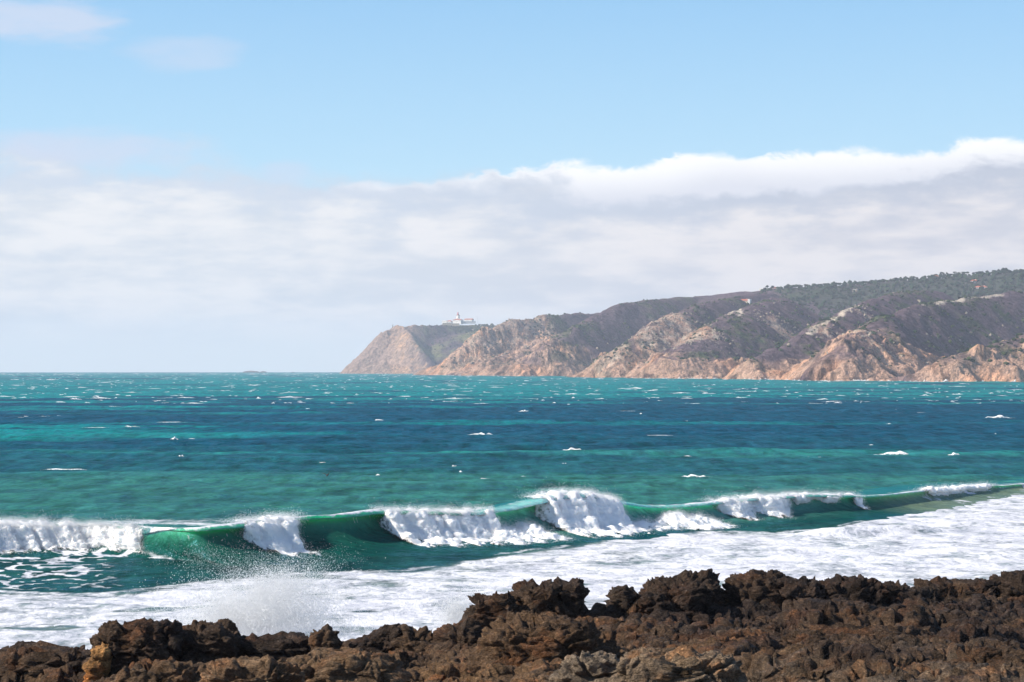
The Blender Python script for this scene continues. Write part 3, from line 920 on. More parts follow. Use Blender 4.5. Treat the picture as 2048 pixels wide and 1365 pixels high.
def outcrop(X, Y, spots):
    """mask of bare stony patches at given photo columns/depths"""
    o = np.zeros(X.shape)
    for px, py, d, sx, sy in spots:
        q = P(px, py, d)
        o = np.maximum(o, np.exp(-((X - q[0]) / sx) ** 2 - ((Y - q[1]) / sy) ** 2))
    return o


STONY = [(1350, 640, 3180, 60, 130), (1300, 655, 3100, 40, 90), (1390, 665, 2850, 45, 80), (1560, 600, 3050, 40, 70), (1590, 600, 3050, 35, 60), (1640, 640, 2650, 20, 60), (1715, 655, 2300, 24, 40), (1770, 672, 2260, 26, 30),
         (1150, 690, 3500, 50, 110), (1225, 690, 3050, 40, 80), (1010, 640, 4280, 60, 120), (1080, 632, 4330, 50, 90), (960, 672, 4200, 70, 120), (1480, 665, 2650, 30, 60), (1970, 618, 2500, 20, 40), (1790, 610, 2700, 30, 40), (1755, 615, 2800, 40, 26)]
C_HEATH, C_HEATH2, C_GREEN, C_DGREEN, C_ROCK, C_ORANGE, C_PALE, C_GRASS = (.082, .057, .076), (.120, .086, .080), (.070, .088, .036), (.026, .046, .028), (.54, .35, .25), (.68, .37, .215), (.48, .41, .33), (.17, .175, .07)


PATHS = [ridge((1615, 652, 2600), (1660, 626, 2700), (1690, 612, 2800), (1720, 600, 2880)), ridge((1840, 606, 2580), (1875, 601, 2640), (1930, 592, 2720), (2000, 584, 2800)), ridge((1440, 612, 3050), (1475, 604, 3150), (1482, 622, 3020))]


def land_tint(X, Y, Z, rock, c, lab, slope, cape=False):
    nA = fbm(X / 120, Y / 120, o=4); nB = fbm(X / 26 + 4, Y / 26, o=4, g=.6); nC = fbm(X / 60 + 60, Y / 60, Z / 40, o=3); nD = fbm(X / 8, Y / 8, Z / 8, o=3)
    green = sst(nA + .7 * nB, .10, .55)
    dgreen = sst(nB + .5 * nA + .3 * nD, .38, .6)
    rk = np.clip(rock, 0, 1)
    stone = sst(outcrop(X, Y, STONY) * .75 + .55 * nB + .75 * nD, .62, .9) if not cape else np.zeros_like(X)
    scat = sst(nD + .6 * nB, .52, .85) * .8
    heath = 1.0
    wn = [(1 - rk) * (1 - green) * (.7 - .4 * nA), (1 - rk) * (1 - green) * (.3 + .4 * np.clip(nA, -.5, 1)), (1 - rk) * green * (1 - dgreen), (1 - rk) * dgreen * 1.2 + 1.1 * rk * sst(nB + .5 * nA, .22, .5),
          rk * (1 - sst(nC, -.05, .45)) * 1.3, rk * sst(nC, -.05, .45) * 1.3, (1 - rk) * (stone * 3 + scat * .8) + rk * stone * 1.2, np.zeros_like(X)]
    if cape:
        tanf = sst(X / Y * F + CX, 770, 795) * sst(nC + .4 * nB, -.35, .1)
        wn[4] = rk * 1.1 * (1 - tanf); wn[5] = rk * 1.1 * tanf; wn[3] = wn[3] * .6
        gs = sst(X / Y * F + CX, 822, 856)
        wn[0] = wn[0] * (.4 + .6 * gs); wn[2] = wn[2] * gs; wn[4] = wn[4] + (1 - rk) * (1 - gs)
        wn[7] = gs * (1 - rk) * 2.6 * sst(Y, 5750, 5800) * sst(nA + .3 * nB, -.2, .3)
    if not cape:
        pth = np.minimum(dist_poly(X, Y, PATHS[0])[0], dist_poly(X, Y, PATHS[1])[0])
        pth = np.minimum(pth, dist_poly(X, Y, PATHS[2])[0])
        wn[6] = wn[6] + 4 * (1 - sst(pth + 4 * nD, 2, 6)) * sst(nB + .5, -.1, .4)
        wood = sst(Y, 3330, 3480) * sst(X / Y * F + CX, 1530, 1650)
        wn[3] = wn[3] + 2.5 * wood * sst(nA + .5 * nB, -.45, 0)
    wn = [np.clip(q, 0, None) + 1e-5 for q in wn]
    return tint3(wn, [C_HEATH, C_HEATH2, C_GREEN, C_DGREEN, (.36, .25, .195) if cape else C_ROCK, (.54, .34, .22) if cape else C_ORANGE, C_PALE, C_GRASS])


def build_land(prefix, ridges, cst, px0, px1, nc, back, nr, b, front, cliff_h, cape=False):
    u = (np.linspace(px0, px1, nc) - CX) / F
    cu = cst[:, 0] / cst[:, 1]
    dc0 = 1 / np.interp(u, cu, 1 / cst[:, 1])
    t = np.linspace(0, 1, nr)
    g = np.where(t < .2, -front * (1 - t / .2) ** 1.15, (np.exp(b * np.clip((t - .2) / .8, 0, 1)) - 1) / (math.exp(b) - 1) * back)
    Dg = dc0[None] + g[:, None]
    Ug = np.broadcast_to(u[None], Dg.shape)
    X = Ug * Dg; Y = Dg
    Xf, Yf = X.ravel(), Y.ravel()
    hh, lab, rock, c = land(Xf, Yf, ridges, cst, cliff_h)
    Z = hh.reshape(Dg.shape)
    gy = np.gradient(Z, axis=0) / np.gradient(Y, axis=0)
    slope = np.abs(gy).ravel()
    rough = fbm(Xf / 13, Yf / 13, hh / 13, o=3)
    st = outcrop(Xf, Yf, STONY) if not cape else np.zeros_like(Xf)
    rock = np.clip(rock + .55 * sst(st + .3 * rough, .55, .9), 0, 1)
    jag = fbm(Xf / 10, Yf / 10, hh / 16, o=4, mode='r', g=.55)
    shift = (1.9 * jag + 1.2 * rough) * rock
    hh = hh + np.where(c > 3, shift, 0)
    Xs = Xf + rock * sst(c, 3, 12) * 1.2 * fbm(Xf / 9 + 8, Yf / 9, hh / 9, o=3)
    tint = land_tint(Xf, Yf, hh, rock, c, lab, slope, cape)
    V = np.stack([Xs, Yf, hh], -1)
    faces = grid_faces(nr, nc)
    fl = lab[faces[:, 0]]
    out = []
    for i in range(len(ridges)):
        if cape and i: break
        sel = faces if cape else faces[fl == i]
        if len(sel) == 0: continue
        idx, inv = np.unique(sel, return_inverse=True)
        o = mk(ridges[i][0], V[idx], inv.reshape(sel.shape), M_TERR, attrs={'tint': tint[idx], 'rock': rock[idx]})
        tag(o, kind='structure')
        out.append(o)
    return out


build_land('hill', MAIN, MAIN_COAST, 800, 2230, 790, 2850, 500, 3.3, 190, None)
build_land('cape', CAPE, CAPE_COAST, 630, 1080, 330, 900, 240, 1.6, 90, 16, cape=True)


def ground_at(x, y, cape=False):
    h = land(np.array([float(x)]), np.array([float(y)]), CAPE if cape else MAIN, CAPE_COAST if cape else MAIN_COAST, 16 if cape else None)[0]
    return float(h[0])

# ------------------------------------------------------------------ the air
hb = []
for z_ in (-40.0, 300.0):
    for x_, y_ in ((-19000, -60), (19000, -60), (19000, 14700), (-19000, 14700)):
        hb.append((x_, y_, z_))
mh, th = new_mat('sea_air')
pv = th.new('ShaderNodeVolumePrincipled', {'Color': (0.84, 0.86, 1.0, 1), 'Density': HAZE, 'Anisotropy': 0.0})
th.new('ShaderNodeOutputMaterial', {'Volume': pv.outputs[0]})
tag(mk('haze', hb, [(0, 3, 2, 1), (4, 5, 6, 7), (0, 1, 5, 4), (1, 2, 6, 5), (2, 3, 7, 6), (3, 0, 4, 7)], mh, smooth=False), kind='stuff')
# ------------------------------------------------------------------ the rocky shore in front
EDGE_PY = [(-400, 1335), (0, 1330), (150, 1312), (300, 1296), (500, 1288), (700, 1292), (850, 1284), (950, 1252), (1100, 1222), (1300, 1205), (1500, 1188), (1700, 1182), (1900, 1180), (2050, 1172), (2500, 1165)]
D_EDGE = 74.0


def rock_disp(x, y, z, amp=1.0, fl=1.0):
    """displacement of weathered limestone: blocks with clefts, sharp edges, pits; fl stretches it along the beds"""
    wx_ = x + .25 * fbm(x / .8, y / .8, z / .8, o=2); wz_ = z + .2 * fbm(x / .7 + 9, y / .7, z / .7, o=2)
    a = .30 * fbm(x / (2.4 * fl), y / 2.4, z / 1.7, o=3) + .24 * fbm(wx_ / (.95 * fl), y / .95, wz_ / .5, o=3, mode='r', g=.55)
    f1, f2 = worley(wx_ / (.9 * fl), y / .9, wz_ / .5)
    a = a - (.24 / fl) * (1 - sst(f2 - f1, .0, .16))                # clefts between blocks
    f1, f2 = worley(wx_ / (.34 * fl) + 7, y / .34, wz_ / .2)
    a = a - (.08 / fl) * (1 - sst(f2 - f1, .0, .22)) - (.10 / fl) * (1 - sst(f1, .12, .40)) * sst(fbm(x / 1.5, y / 1.5 + 40, z / 1.5, o=2), -.2, .3)
    a = a + (.07 / fl) * fbm(x / (.26 * fl), y / .26, z / .12, o=3, mode='r', g=.55)
    return amp * a + .05


C_DARK, C_BROWN, C_OCHRE, C_GREY, C_TAN = (.030, .020, .016), (.078, .044, .026), (.200, .105, .042), (.40, .33, .245), (.30, .20, .115)


def rock_tint(x, y, z, dark, ochre, grey):
    n = fbm(x / 1.9 + 5, y / 1.9, z / 1.9, o=3); n2 = fbm(x / .6, y / .6, z / .6 + 3, o=3); n3 = fbm(x / 3.3, y / 3.3 + 20, z / 3.3, o=2)
    wts = [np.clip(1.7 * dark + .5 * n, .02, 4), np.clip(.55 + .4 * n2, .02, 2) + 0 * dark, np.clip(ochre + .5 * n3 + .2 * n2, .0, 2), np.clip(grey + .55 * n2 + .3 * n - .25, 0, 2), np.clip(.35 * ochre + .3 * grey + .3 * n3, 0, 2)]
    return tint3(wts, [C_DARK, C_BROWN, C_OCHRE, C_GREY, C_TAN])


uc2 = np.concatenate([-np.geomspace(1.6, .322, 14)[:-1], np.linspace(-.32, -.25, 60)[:-1], np.linspace(-.25, .25, 750), np.linspace(.25, .32, 60)[1:], np.geomspace(.322, 1.6, 14)[1:]])
dr2 = np.concatenate([np.linspace(-12, 36, 14)[:-1], np.linspace(36, 88, 350)])
U2, D2 = np.meshgrid(uc2, dr2)
X2 = (U2 * np.maximum(D2, 12)).ravel(); Y2 = D2.ravel()
px2 = np.clip(U2 * F + CX, -400, 2500).ravel()
ze = CAMZ - D_EDGE * (np.interp(px2, *np.array(EDGE_PY, float).T) - HY) / F
t = np.clip((Y2 - 46) / (D_EDGE - 46), 0, 1)
zf = np.interp(px2, [-400, 0, 500, 1000, 1500, 2100], [3.0, 3.4, 4.5, 5.0, 5.2, 5.3])
base = lerp(zf, ze, t) - .25 * np.sin(t * np.pi)
land_in = np.clip((46 - Y2) / 40, 0, 1.4)
base = base + land_in * (9.6 - base)
eo = Y2 - D_EDGE - 1.6 * fbm(X2 / 5, Y2 / 9, o=3)
base = base - np.where(eo > 0, (eo * .75) ** 1.15, 0)
dg = X2 * .8 + Y2 * .6; dh = Y2 * .8 - X2 * .6
base = base - .45 + .85 * fbm(X2 / 6.5 + 2, Y2 / 6.5, o=3) + .55 * fbm(dg / 4.2, dh / 2.4, o=3, mode='r') - .7 * sst(fbm(dg / 3.2 + 9, dh / 1.8, o=3), .2, .5)
tz = base * 1.4 + .5 * fbm(X2 / 3, Y2 / 3 + 5, o=3); ff_ = tz - np.floor(tz)
base = base + .6 * (sst(ff_, .3, .95) - ff_) / 1.4 + .10 * fbm(X2 / 1.5, Y2 / .9, o=3, mode='b')
sh_ = U2.shape
B3 = np.stack([X2, Y2, base], -1).reshape(sh_ + (3,))
N3 = np.cross(np.gradient(B3, axis=1), np.gradient(B3, axis=0))
N3 /= np.linalg.norm(N3, axis=2)[..., None] + 1e-9
N3 = (N3 * np.sign(N3[..., 2:3] + 1e-9)).reshape(-1, 3)
dsp = rock_disp(X2, Y2, base, 1.05, 1.25) + .10 * fbm(X2 / .55, Y2 / .55, base / .4, o=3, mode='b')
hx = fbm(X2 / 1.1 + 4, Y2 / 1.1, base / .7, o=2) * .16
grey = 1.0 * (1 - sst(Y2, 47, 58)) * sst(px2, 700, 1100) * (1 - .5 * sst(px2, 1550, 1800)) + .18 * sst(fbm(X2 / 7, Y2 / 5, o=2), 0, .4)
tint = rock_tint(X2, Y2, base, .12 + .5 * sst(Y2, 60, 72) + .25 * sst(px2, 1250, 1500), 1.25 * (1 - sst(px2, 900, 1500)) * (1 - .7 * sst(Y2, 55, 69)) + .55 * sst(fbm(dg / 5, dh / 2.2 + 30, o=3), .02, .4), grey)
moss = sst(fbm(X2 / 1.6, Y2 / 1.6, o=3), -.05, .25) * sst(px2, -60, 40) * (1 - sst(px2, 150, 230)) * (1 - sst(Y2, 56, 62))
tint = lerp(tint, np.array((.055, .075, .016))[None], .8 * moss[:, None])
V = np.stack([X2 + hx, Y2, base], -1) + N3 * dsp[:, None]
shore = tag(mk('rocky_shore', V, grid_faces(len(dr2), len(uc2)), M_ROCK, attrs={'tint': tint}), kind='structure')

bm = bmesh.new()
bmesh.ops.create_icosphere(bm, subdivisions=6, radius=1.0)
ICO6 = np.array([v.co[:] for v in bm.verts]); ICO6F = np.array([[v.index for v in f.verts] for f in bm.faces])
bm.free()
bm = bmesh.new()
bmesh.ops.create_icosphere(bm, subdivisions=5, radius=1.0)
ICO5 = np.array([v.co[:] for v in bm.verts]); ICO5F = np.array([[v.index for v in f.verts] for f in bm.faces])
bm.free()
bm = bmesh.new()
bmesh.ops.create_icosphere(bm, subdivisions=2, radius=1.0)
ICO2 = np.array([v.co[:] for v in bm.verts]); ICO2F = np.array([[v.index for v in f.verts] for f in bm.faces])
bm.free()


def crag(label, px, py0, py1, wpx, d, depth, lean=0.0, box=.55, amp=1.0, dark=.8, ochre=.15, grey=.0, big=False, top=0.0, cat='rock', name='crag', col=None):
    S, Fc = (ICO6, ICO6F) if big else (ICO5, ICO5F)
    # superellipsoid: boxier than a ball
    q = np.sign(S) * np.abs(S) ** box
    q /= np.maximum(1e-6, (np.abs(q) ** 3.2).sum(1) ** (1 / 3.2))[:, None] ** .75
    c0 = P(px, py0, d); c1 = P(px, py1, d)
    hgt = c0[2] - c1[2]; half = wpx * d / F / 2
    seed = px * .013
    zn = (q[:, 2] + 1) / 2
    taper = 1 - .28 * zn
    x = q[:, 0] * half * taper + lean * hgt * zn + half * .25 * fbm(q[:, 0] * 1.3 + seed, q[:, 1] * 1.3, q[:, 2] * 1.3, o=2)
    y = q[:, 1] * depth / 2 * (1 - .15 * zn)
    topn = fbm(q[:, 0] * 1.8 + seed * 3, q[:, 1] * 1.1 + seed, o=3)
    z = c1[2] - hgt * .5 + (hgt * 1.5) * zn * (1 + .22 * topn * zn + top * q[:, 0] * zn)
    X, Y, Z = c0[0] + x, d + y, z
    ds = rock_disp(X, Y, Z, amp * 1.15)
    nrm = S / np.array((half, depth / 2, hgt * .75))[None]
    nrm /= np.linalg.norm(nrm, axis=1)[:, None]
    # strata: small ledges
    led = .07 * amp * np.sin(Z * 9 + 3 * fbm(X / 2, Y / 2, o=2)) * (1 - np.abs(nrm[:, 2]))
    V = np.stack([X, Y, Z], -1) + nrm * (ds + led)[:, None]
    zb_ = c1[2] - hgt * .5
    V[:, 2] = zb_ + (V[:, 2] - zb_) * (c0[2] - zb_) / (np.sort(V[:, 2])[-25] - zb_)
    loc = (float(c0[0]), float(d), float(c1[2] - hgt * .4))
    tn = rock_tint(X, Y, Z, np.full_like(X, dark), np.full_like(X, ochre), np.full_like(X, grey))
    if col is not None:
        tn = lerp(tn, np.array(col)[None], .8)
    o = mk(name, V, Fc, M_ROCK, attrs={'tint': tn}, loc=loc)
    return tag(o, label, cat, 'rocks along the shore')


crag('low rounded dark mound at the left end of the rocks', 95, 1292, 1330, 230, 70, 3.0, dark=.7)
crag('blocky dark brown crag with an ochre patch on its left flank', 262, 1240, 1335, 170, 69, 2.6, box=.5, dark=.45, ochre=.3, big=True)
crag('smooth ochre slab leaning on the left of the blocky brown crag', 188, 1292, 1345, 46, 67.6, 1.2, lean=.35, amp=.45, dark=0, ochre=1.5, col=(.40, .20, .065))
crag('small knob on the right shoulder of the blocky brown crag', 335, 1243, 1300, 54, 69, 1.2, dark=.7)
crag('brown domed rock in front of the burst of spray', 425, 1243, 1300, 130, 70, 2.4, lean=-.1, dark=.7, big=True)
crag('long low dark ledge right of the domed rock', 540, 1268, 1305, 190, 70.5, 2.0, dark=.9)
crag('smooth brown tooth of rock beside the long ledge', 652, 1256, 1300, 58, 69.5, 1.1, amp=.55, dark=.35, ochre=.35)
crag('wedge of dark rock with a sharp tip leaning right', 735, 1250, 1305, 130, 70, 1.6, lean=.55, dark=1.0, top=.35)
crag('cone shaped rock at the notch in the shoreline', 838, 1254, 1312, 92, 69, 1.7, box=.8, dark=.55)
crag('serrated brown rock left of the overhanging outcrop', 925, 1243, 1300, 100, 68.5, 2.0, box=.7, dark=.6)
crag('dark outcrop with an overhanging left edge', 1000, 1186, 1262, 120, 70, 2.2, lean=-.1, box=.4, dark=1.0, big=True)
crag('tall layered outcrop with a flat notched top', 1075, 1166, 1240, 120, 71, 2.2, box=.42, dark=1.0)
crag('upright dark block at the right end of the layered outcrop', 1135, 1160, 1235, 62, 71.3, 1.6, box=.4, dark=1.0)
crag('small pointed rock in the dip left of the highest crag', 1243, 1174, 1215, 40, 72, 1.0, dark=.9)
crag('broad black crag, the highest on the shore, peaked on its right', 1350, 1142, 1240, 190, 72, 3.2, lean=.12, box=.6, dark=1.4, big=True, top=.12)
crag('black crag with a rounded peak right of the highest one', 1535, 1142, 1215, 190, 73, 3.0, box=.7, dark=1.3, big=True)
crag('brown jagged lump between two black crags', 1610, 1160, 1215, 90, 72, 2.0, dark=.9)
crag('rugged dark hump with a ragged top right of the jagged lump', 1700, 1152, 1215, 150, 72.5, 2.6, dark=1.1, big=True)
crag('narrow dark rock at the low dip in the ridge', 1790, 1166, 1205, 80, 73, 1.5, dark=.9)
crag('flat topped dark block left of the last high rocks', 1872, 1160, 1200, 66, 74, 1.5, box=.4, dark=1.1)
crag('low dark hump beside the flat topped block', 1945, 1160, 1200, 100, 74, 2.0, dark=1.1)
crag('high dark rock cut off by the right edge', 2060, 1143, 1205, 160, 74, 3.0, dark=1.1, big=True)
crag('great ochre boulder overhanging a black hollow', 1085, 1228, 1322, 270, 60, 3.2, lean=.12, box=.62, dark=.25, ochre=.55, big=True, name='boulder', cat='boulder')
crag('knobbly grey boulder below the great ochre one', 1190, 1303, 1362, 150, 51, 1.6, amp=.8, dark=.1, ochre=.1, grey=1.0, big=True, name='boulder', cat='boulder')
crag('pale tan slab with upright cracks at the bottom of the shore', 1350, 1297, 1375, 280, 50, 2.0, box=.45, amp=.8, dark=.0, ochre=.5, grey=1.0, big=True, name='boulder', cat='boulder')
crag('broad tan boulder under the brown tooth', 505, 1312, 1375, 200, 53, 2.0, amp=.8, dark=.2, ochre=.9, grey=.5, big=True, name='boulder', cat='boulder')
crag('wide ochre shelf of rock under the leaning wedge', 680, 1300, 1352, 260, 56, 2.6, amp=.8, dark=.2, ochre=1.1, grey=.45, big=True, name='boulder', cat='boulder')
crag('rough brown boulder under the blocky crag', 330, 1322, 1372, 210, 55, 2.2, dark=.3, ochre=.8, grey=.2, big=True, name='boulder', cat='boulder')
crag('dark pitted shelf in the middle of the right shore', 1720, 1255, 1330, 420, 58, 3.0, box=.5, dark=.8, ochre=.25, big=True, name='boulder', cat='boulder')
crag('brown knob beside the right edge of the lower shore', 1975, 1290, 1350, 150, 53, 2.0, dark=.5, ochre=.35, grey=.1, name='boulder', cat='boulder')
# ------------------------------------------------------------------ things on the hills
bm = bmesh.new()
bmesh.ops.create_icosphere(bm, subdivisions=1, radius=1.0)
ICO1 = np.array([v.co[:] for v in bm.verts]); ICO1F = np.array([[v.index for v in f.verts] for f in bm.faces])
bm.free()


def leaf_mat(name):
    m, t = new_mat(name)
    pos = t.new('ShaderNodeNewGeometry').outputs['Position']
    c = t.mix(1.0, attr(t, 'tint').outputs['Color'], t.ramp(t.noise(pos, 0.7, 3.0), [(0.3, 0.55), (0.7, 1.5)]), 'MULTIPLY')
    t.new('ShaderNodeOutputMaterial', {'Surface': t.new('ShaderNodeBsdfDiffuse', {'Color': c}).outputs[0]})
    return m


M_LEAF = leaf_mat('foliage')
M_STONE = plain('pale_stone', (.33, .27, .21), .9, .3, .4)
M_BARK = plain('bark', (.075, .05, .035), .9)
M_WHITE = plain('white_wall', (.80, .78, .74), .7, .08, .5)
M_CREAM = plain('cream_wall', (.60, .50, .36), .8, .1, .5)
M_TILE = plain('roof_tile', (.42, .13, .075), .8, .2, .8)
M_RED = plain('lantern_red', (.55, .035, .04), .45)
M_GLASS = plain('window_glass', (.03, .04, .05), .2)
M_GREYST = plain('grey_stone', (.22, .20, .18), .9, .2, .6)
M_METAL = plain('mast_metal', (.25, .25, .27), .5)


def blobs(cen, size, squash, col, mat, name, label, cat, S=ICO1, SF=ICO1F, jit=.32):
    n = len(cen); k = len(S)
    rad = 1 + jit * rng.normal(size=(n, k))
    V = cen[:, None, :] + S[None] * rad[..., None] * size[:, None, None] * np.array((1, 1, 1.0))[None, None] * np.stack([np.ones(n), np.ones(n), squash], -1)[:, None, :]
    f = (np.arange(n)[:, None, None] * k + SF[None]).reshape(-1, 3)
    t = np.repeat(col, k, axis=0)
    return tag(mk(name, V.reshape(-1, 3), f, mat, attrs={'tint': t}, smooth=False), label, cat, kind='stuff')


def hill_points(n, pxr, back, seed):
    q = np.random.default_rng(seed)
    px = q.uniform(*pxr, n); u = (px - CX) / F
    cu = MAIN_COAST[:, 0] / MAIN_COAST[:, 1]
    d = 1 / np.interp(u, cu, 1 / MAIN_COAST[:, 1]) + back[0] + (back[1] - back[0]) * q.random(n)
    X = u * d
    h, lab, rock, c = land(X, d, MAIN, MAIN_COAST, None)
    return px, X, d, h, rock, c


bpy.context.view_layer.update()
DG = bpy.context.evaluated_depsgraph_get()
# houses
def box_v(x0, x1, y0, y1, z0, z1):
    return [(x0, y0, z0), (x1, y0, z0), (x1, y1, z0), (x0, y1, z0), (x0, y0, z1), (x1, y0, z1), (x1, y1, z1), (x0, y1, z1)]


BOXF = [(0, 3, 2, 1), (4, 5, 6, 7), (0, 1, 5, 4), (1, 2, 6, 5), (2, 3, 7, 6), (3, 0, 4, 7)]


def add_box(name, b, mat, par):
    return mk(name, box_v(*b), BOXF, mat, par, smooth=False)


def roof(par, w_, d_, z0, rise, hip, mat, ov=.5, x0=0.0):
    a, b = w_ / 2 + ov, d_ / 2 + ov
    r_ = a - b if hip else a
    V = [(x0 - a, -b, z0), (x0 + a, -b, z0), (x0 + a, b, z0), (x0 - a, b, z0), (x0 - r_, 0, z0 + rise), (x0 + r_, 0, z0 + rise), (x0 - a, -b, z0 - .25), (x0 + a, -b, z0 - .25), (x0 + a, b, z0 - .25), (x0 - a, b, z0 - .25)]
    V = np.array(V, float)
    fs = [(0, 1, 5, 4), (2, 3, 4, 5), (3, 0, 4, 4), (1, 2, 5, 5), (6, 9, 8, 7), (6, 7, 1, 0), (7, 8, 2, 1), (8, 9, 3, 2), (9, 6, 0, 3)]
    bmx = bmesh.new()
    vs = [bmx.verts.new(v) for v in V]
    for f in fs:
        ff = []
        for i in f:
            if vs[i] not in ff: ff.append(vs[i])
        bmx.faces.new(ff)
    md = bpy.data.meshes.new('roof'); bmx.to_mesh(md); bmx.free()
    md.materials.append(mat)
    o = bpy.data.objects.new('roof', md); COL.objects.link(o); o.parent = par
    return o


def house(px, py, d, wpx, hpx, label, wall=None, roofm=None, hip=False, nwin=4, rot=0.0, wing=None, cape=False, name='house', cat='house', flat=False, chim=True, deep=8.0):
    """py is the base of the wall as seen in the photograph"""
    wall = wall or M_WHITE; roofm = roofm or M_TILE
    if name == 'station_building':
        zg = CAMZ - d * (py - HY) / F
    else:
        for k in range(40):                       # the hillside seen at this spot (a skyline house steps down to the first ground)
            v = Vector(P(px, py + .5 * k, 1.0)) - cam.location
            hit, loc_, nr_, fi_, ob_, mx_ = scene.ray_cast(DG, cam.location, v.normalized())
            if hit and ob_ is not None and ob_.name != 'haze' and loc_.y > 1500:
                break
        d = loc_.y + deep * .5 + .2
        zg = loc_.z - .15
    x = (px - CX) / F * d
    w_ = wpx * d / F; h_ = hpx * d / F; D_ = deep
    e = empty(name, (x, d, zg)); e.rotation_euler = (0, 0, rot - .5)
    tag(e, label, cat)
    add_box('wall', (-w_ / 2, w_ / 2, -D_ / 2, D_ / 2, -6.0 if name == 'station_building' else -2.0, h_), wall, e)
    if flat:
        add_box('parapet', (-w_ / 2 - .12, w_ / 2 + .12, -D_ / 2 - .12, D_ / 2 + .12, h_, h_ + .5), wall, e)
    else:
        rf = roof(e, w_, D_, h_ + .26, min(2.6, w_ * .16 + .8), hip, roofm)
        if chim: add_box('chimney', (w_ * .22, w_ * .22 + 1.0, .4, 1.4, 0, min(2.6, w_ * .16 + .8) + h_ + .9), wall, rf)
    for k in range(nwin):
        cx_ = -w_ / 2 + w_ * (k + .5) / nwin
        hw = min(.7, w_ / nwin * .26)
        if k == nwin // 2:
            add_box('door', (cx_ - hw, cx_ + hw, -D_ / 2 - .06, -D_ / 2 + .05, .05, min(2.2, h_ * .7)), M_BARK, e)
        else:
            add_box('window', (cx_ - hw, cx_ + hw, -D_ / 2 - .05, -D_ / 2 + .05, h_ * .36, h_ * .74), M_GLASS, e)
    if wing:
        wx0, wx1, wh = (v * d / F for v in wing)
        add_box('annex', (wx0, wx1, -D_ / 2 - 1.6, D_ / 2 - 1.0, -4.0, wh), M_WHITE, e)
    return e


house(1489, 604, 3060, 17, 2.2, 'long low house with a red roof and white end on the heath slope', wall=M_CREAM, roofm=M_TILE, nwin=6, wing=(8.5, 13, 5.6), rot=.12)
house(1528, 577, 4160, 18, 2.0, 'long low white house on the skyline beside a lone tree', flat=True, nwin=5)
house(1551, 577.5, 4140, 13, 1.6, 'low house with a red roof right of the lone skyline tree', nwin=4)
house(1873, 557.5, 4020, 13, 3.6, 'large white villa among trees just under the right skyline', nwin=4, hip=True, wing=(7, 12, 2.6))
house(1962, 578, 3640, 26, 3.0, 'white house with red roof low in the wood near the right edge', nwin=6, hip=True, wing=(-18, -13, 3.0))
house(1948, 565, 3830, 11, 2.6, 'small white house with red roof above the larger wood house', nwin=3)
house(1711, 583, 3500, 9, 2.6, 'small pale stone house at the edge of the wood', wall=M_CREAM, nwin=3, roofm=M_GREYST)
house(1836, 602.5, 2660, 10, 2.0, 'tiny pale ruin beside the track on the heath', wall=M_CREAM, flat=True, nwin=3, name='ruin', cat='ruin', deep=5)

# shrubs on the slopes
px, X, Y, Z, rk, c = hill_points(26000, (880, 2150), (20, 1500), 21)
keep = (fbm(X / 120, Y / 120, o=4) + .7 * fbm(X / 26 + 4, Y / 26, o=4, g=.6) + .12 * rng.normal(size=len(X)) > .10) & (rk < .75) & (Z > 6)
X, Y, Z = X[keep][:5200], Y[keep][:5200], Z[keep][:5200]
n = len(X); s = 1.0 + 2.2 * rng.random(n) ** 2
cv = rng.random(n)[:, None]
blobs(np.stack([X, Y, Z + .2 * s], -1), s, .55 + .25 * rng.random(n), lerp(np.array((.018, .036, .020)), np.array((.055, .070, .030)), cv), M_LEAF, 'shrubs', 'dark green shrubs dotted over the heath slopes', 'shrubs')
# loose pale stones
px, X, Y, Z, rk, c = hill_points(30000, (880, 2150), (5, 1100), 22)
st = outcrop(X, Y, STONY)
keep = (st + .5 * fbm(X / 30, Y / 30, o=3) + .25 * rng.normal(size=len(X)) > .55) & (Z > 4)
X, Y, Z = X[keep][:3800], Y[keep][:3800], Z[keep][:3800]
n = len(X); s = .45 + 1.5 * rng.random(n) ** 2.5
blobs(np.stack([X, Y, Z + .3 * s], -1), s, .6 + .5 * rng.random(n), np.ones((n, 3)), M_STONE, 'boulders', 'pale weathered stones strewn over the slopes', 'stones', jit=.34)
# woodland below the skyline at the right
px, X, Y, Z, rk, c = hill_points(16000, (1480, 2230), (1250, 2500), 23)
keep = (Y > 3350) & (Y > 3450 + 180 * fbm(X / 200, Y / 200 + 3, o=3)) & (px > 1540 + 90 * fbm(Y / 300, X / 300, o=2)) & (Y < 4300)
X, Y, Z = X[keep][:4200], Y[keep][:4200], Z[keep][:4200]
n = len(X); s = 1.9 + 2.2 * rng.random(n)
cv = np.clip(.5 + .6 * fbm(X / 90, Y / 90, o=3) + .2 * rng.normal(size=n), 0, 1)[:, None]
blobs(np.stack([X, Y, Z + .9 * s], -1), s, .6 + .25 * rng.random(n), lerp(np.array((.018, .038, .022)), np.array((.036, .058, .029)), cv), M_LEAF, 'woodland', 'dark green woodland covering the hilltop at right', 'woodland', jit=.3)
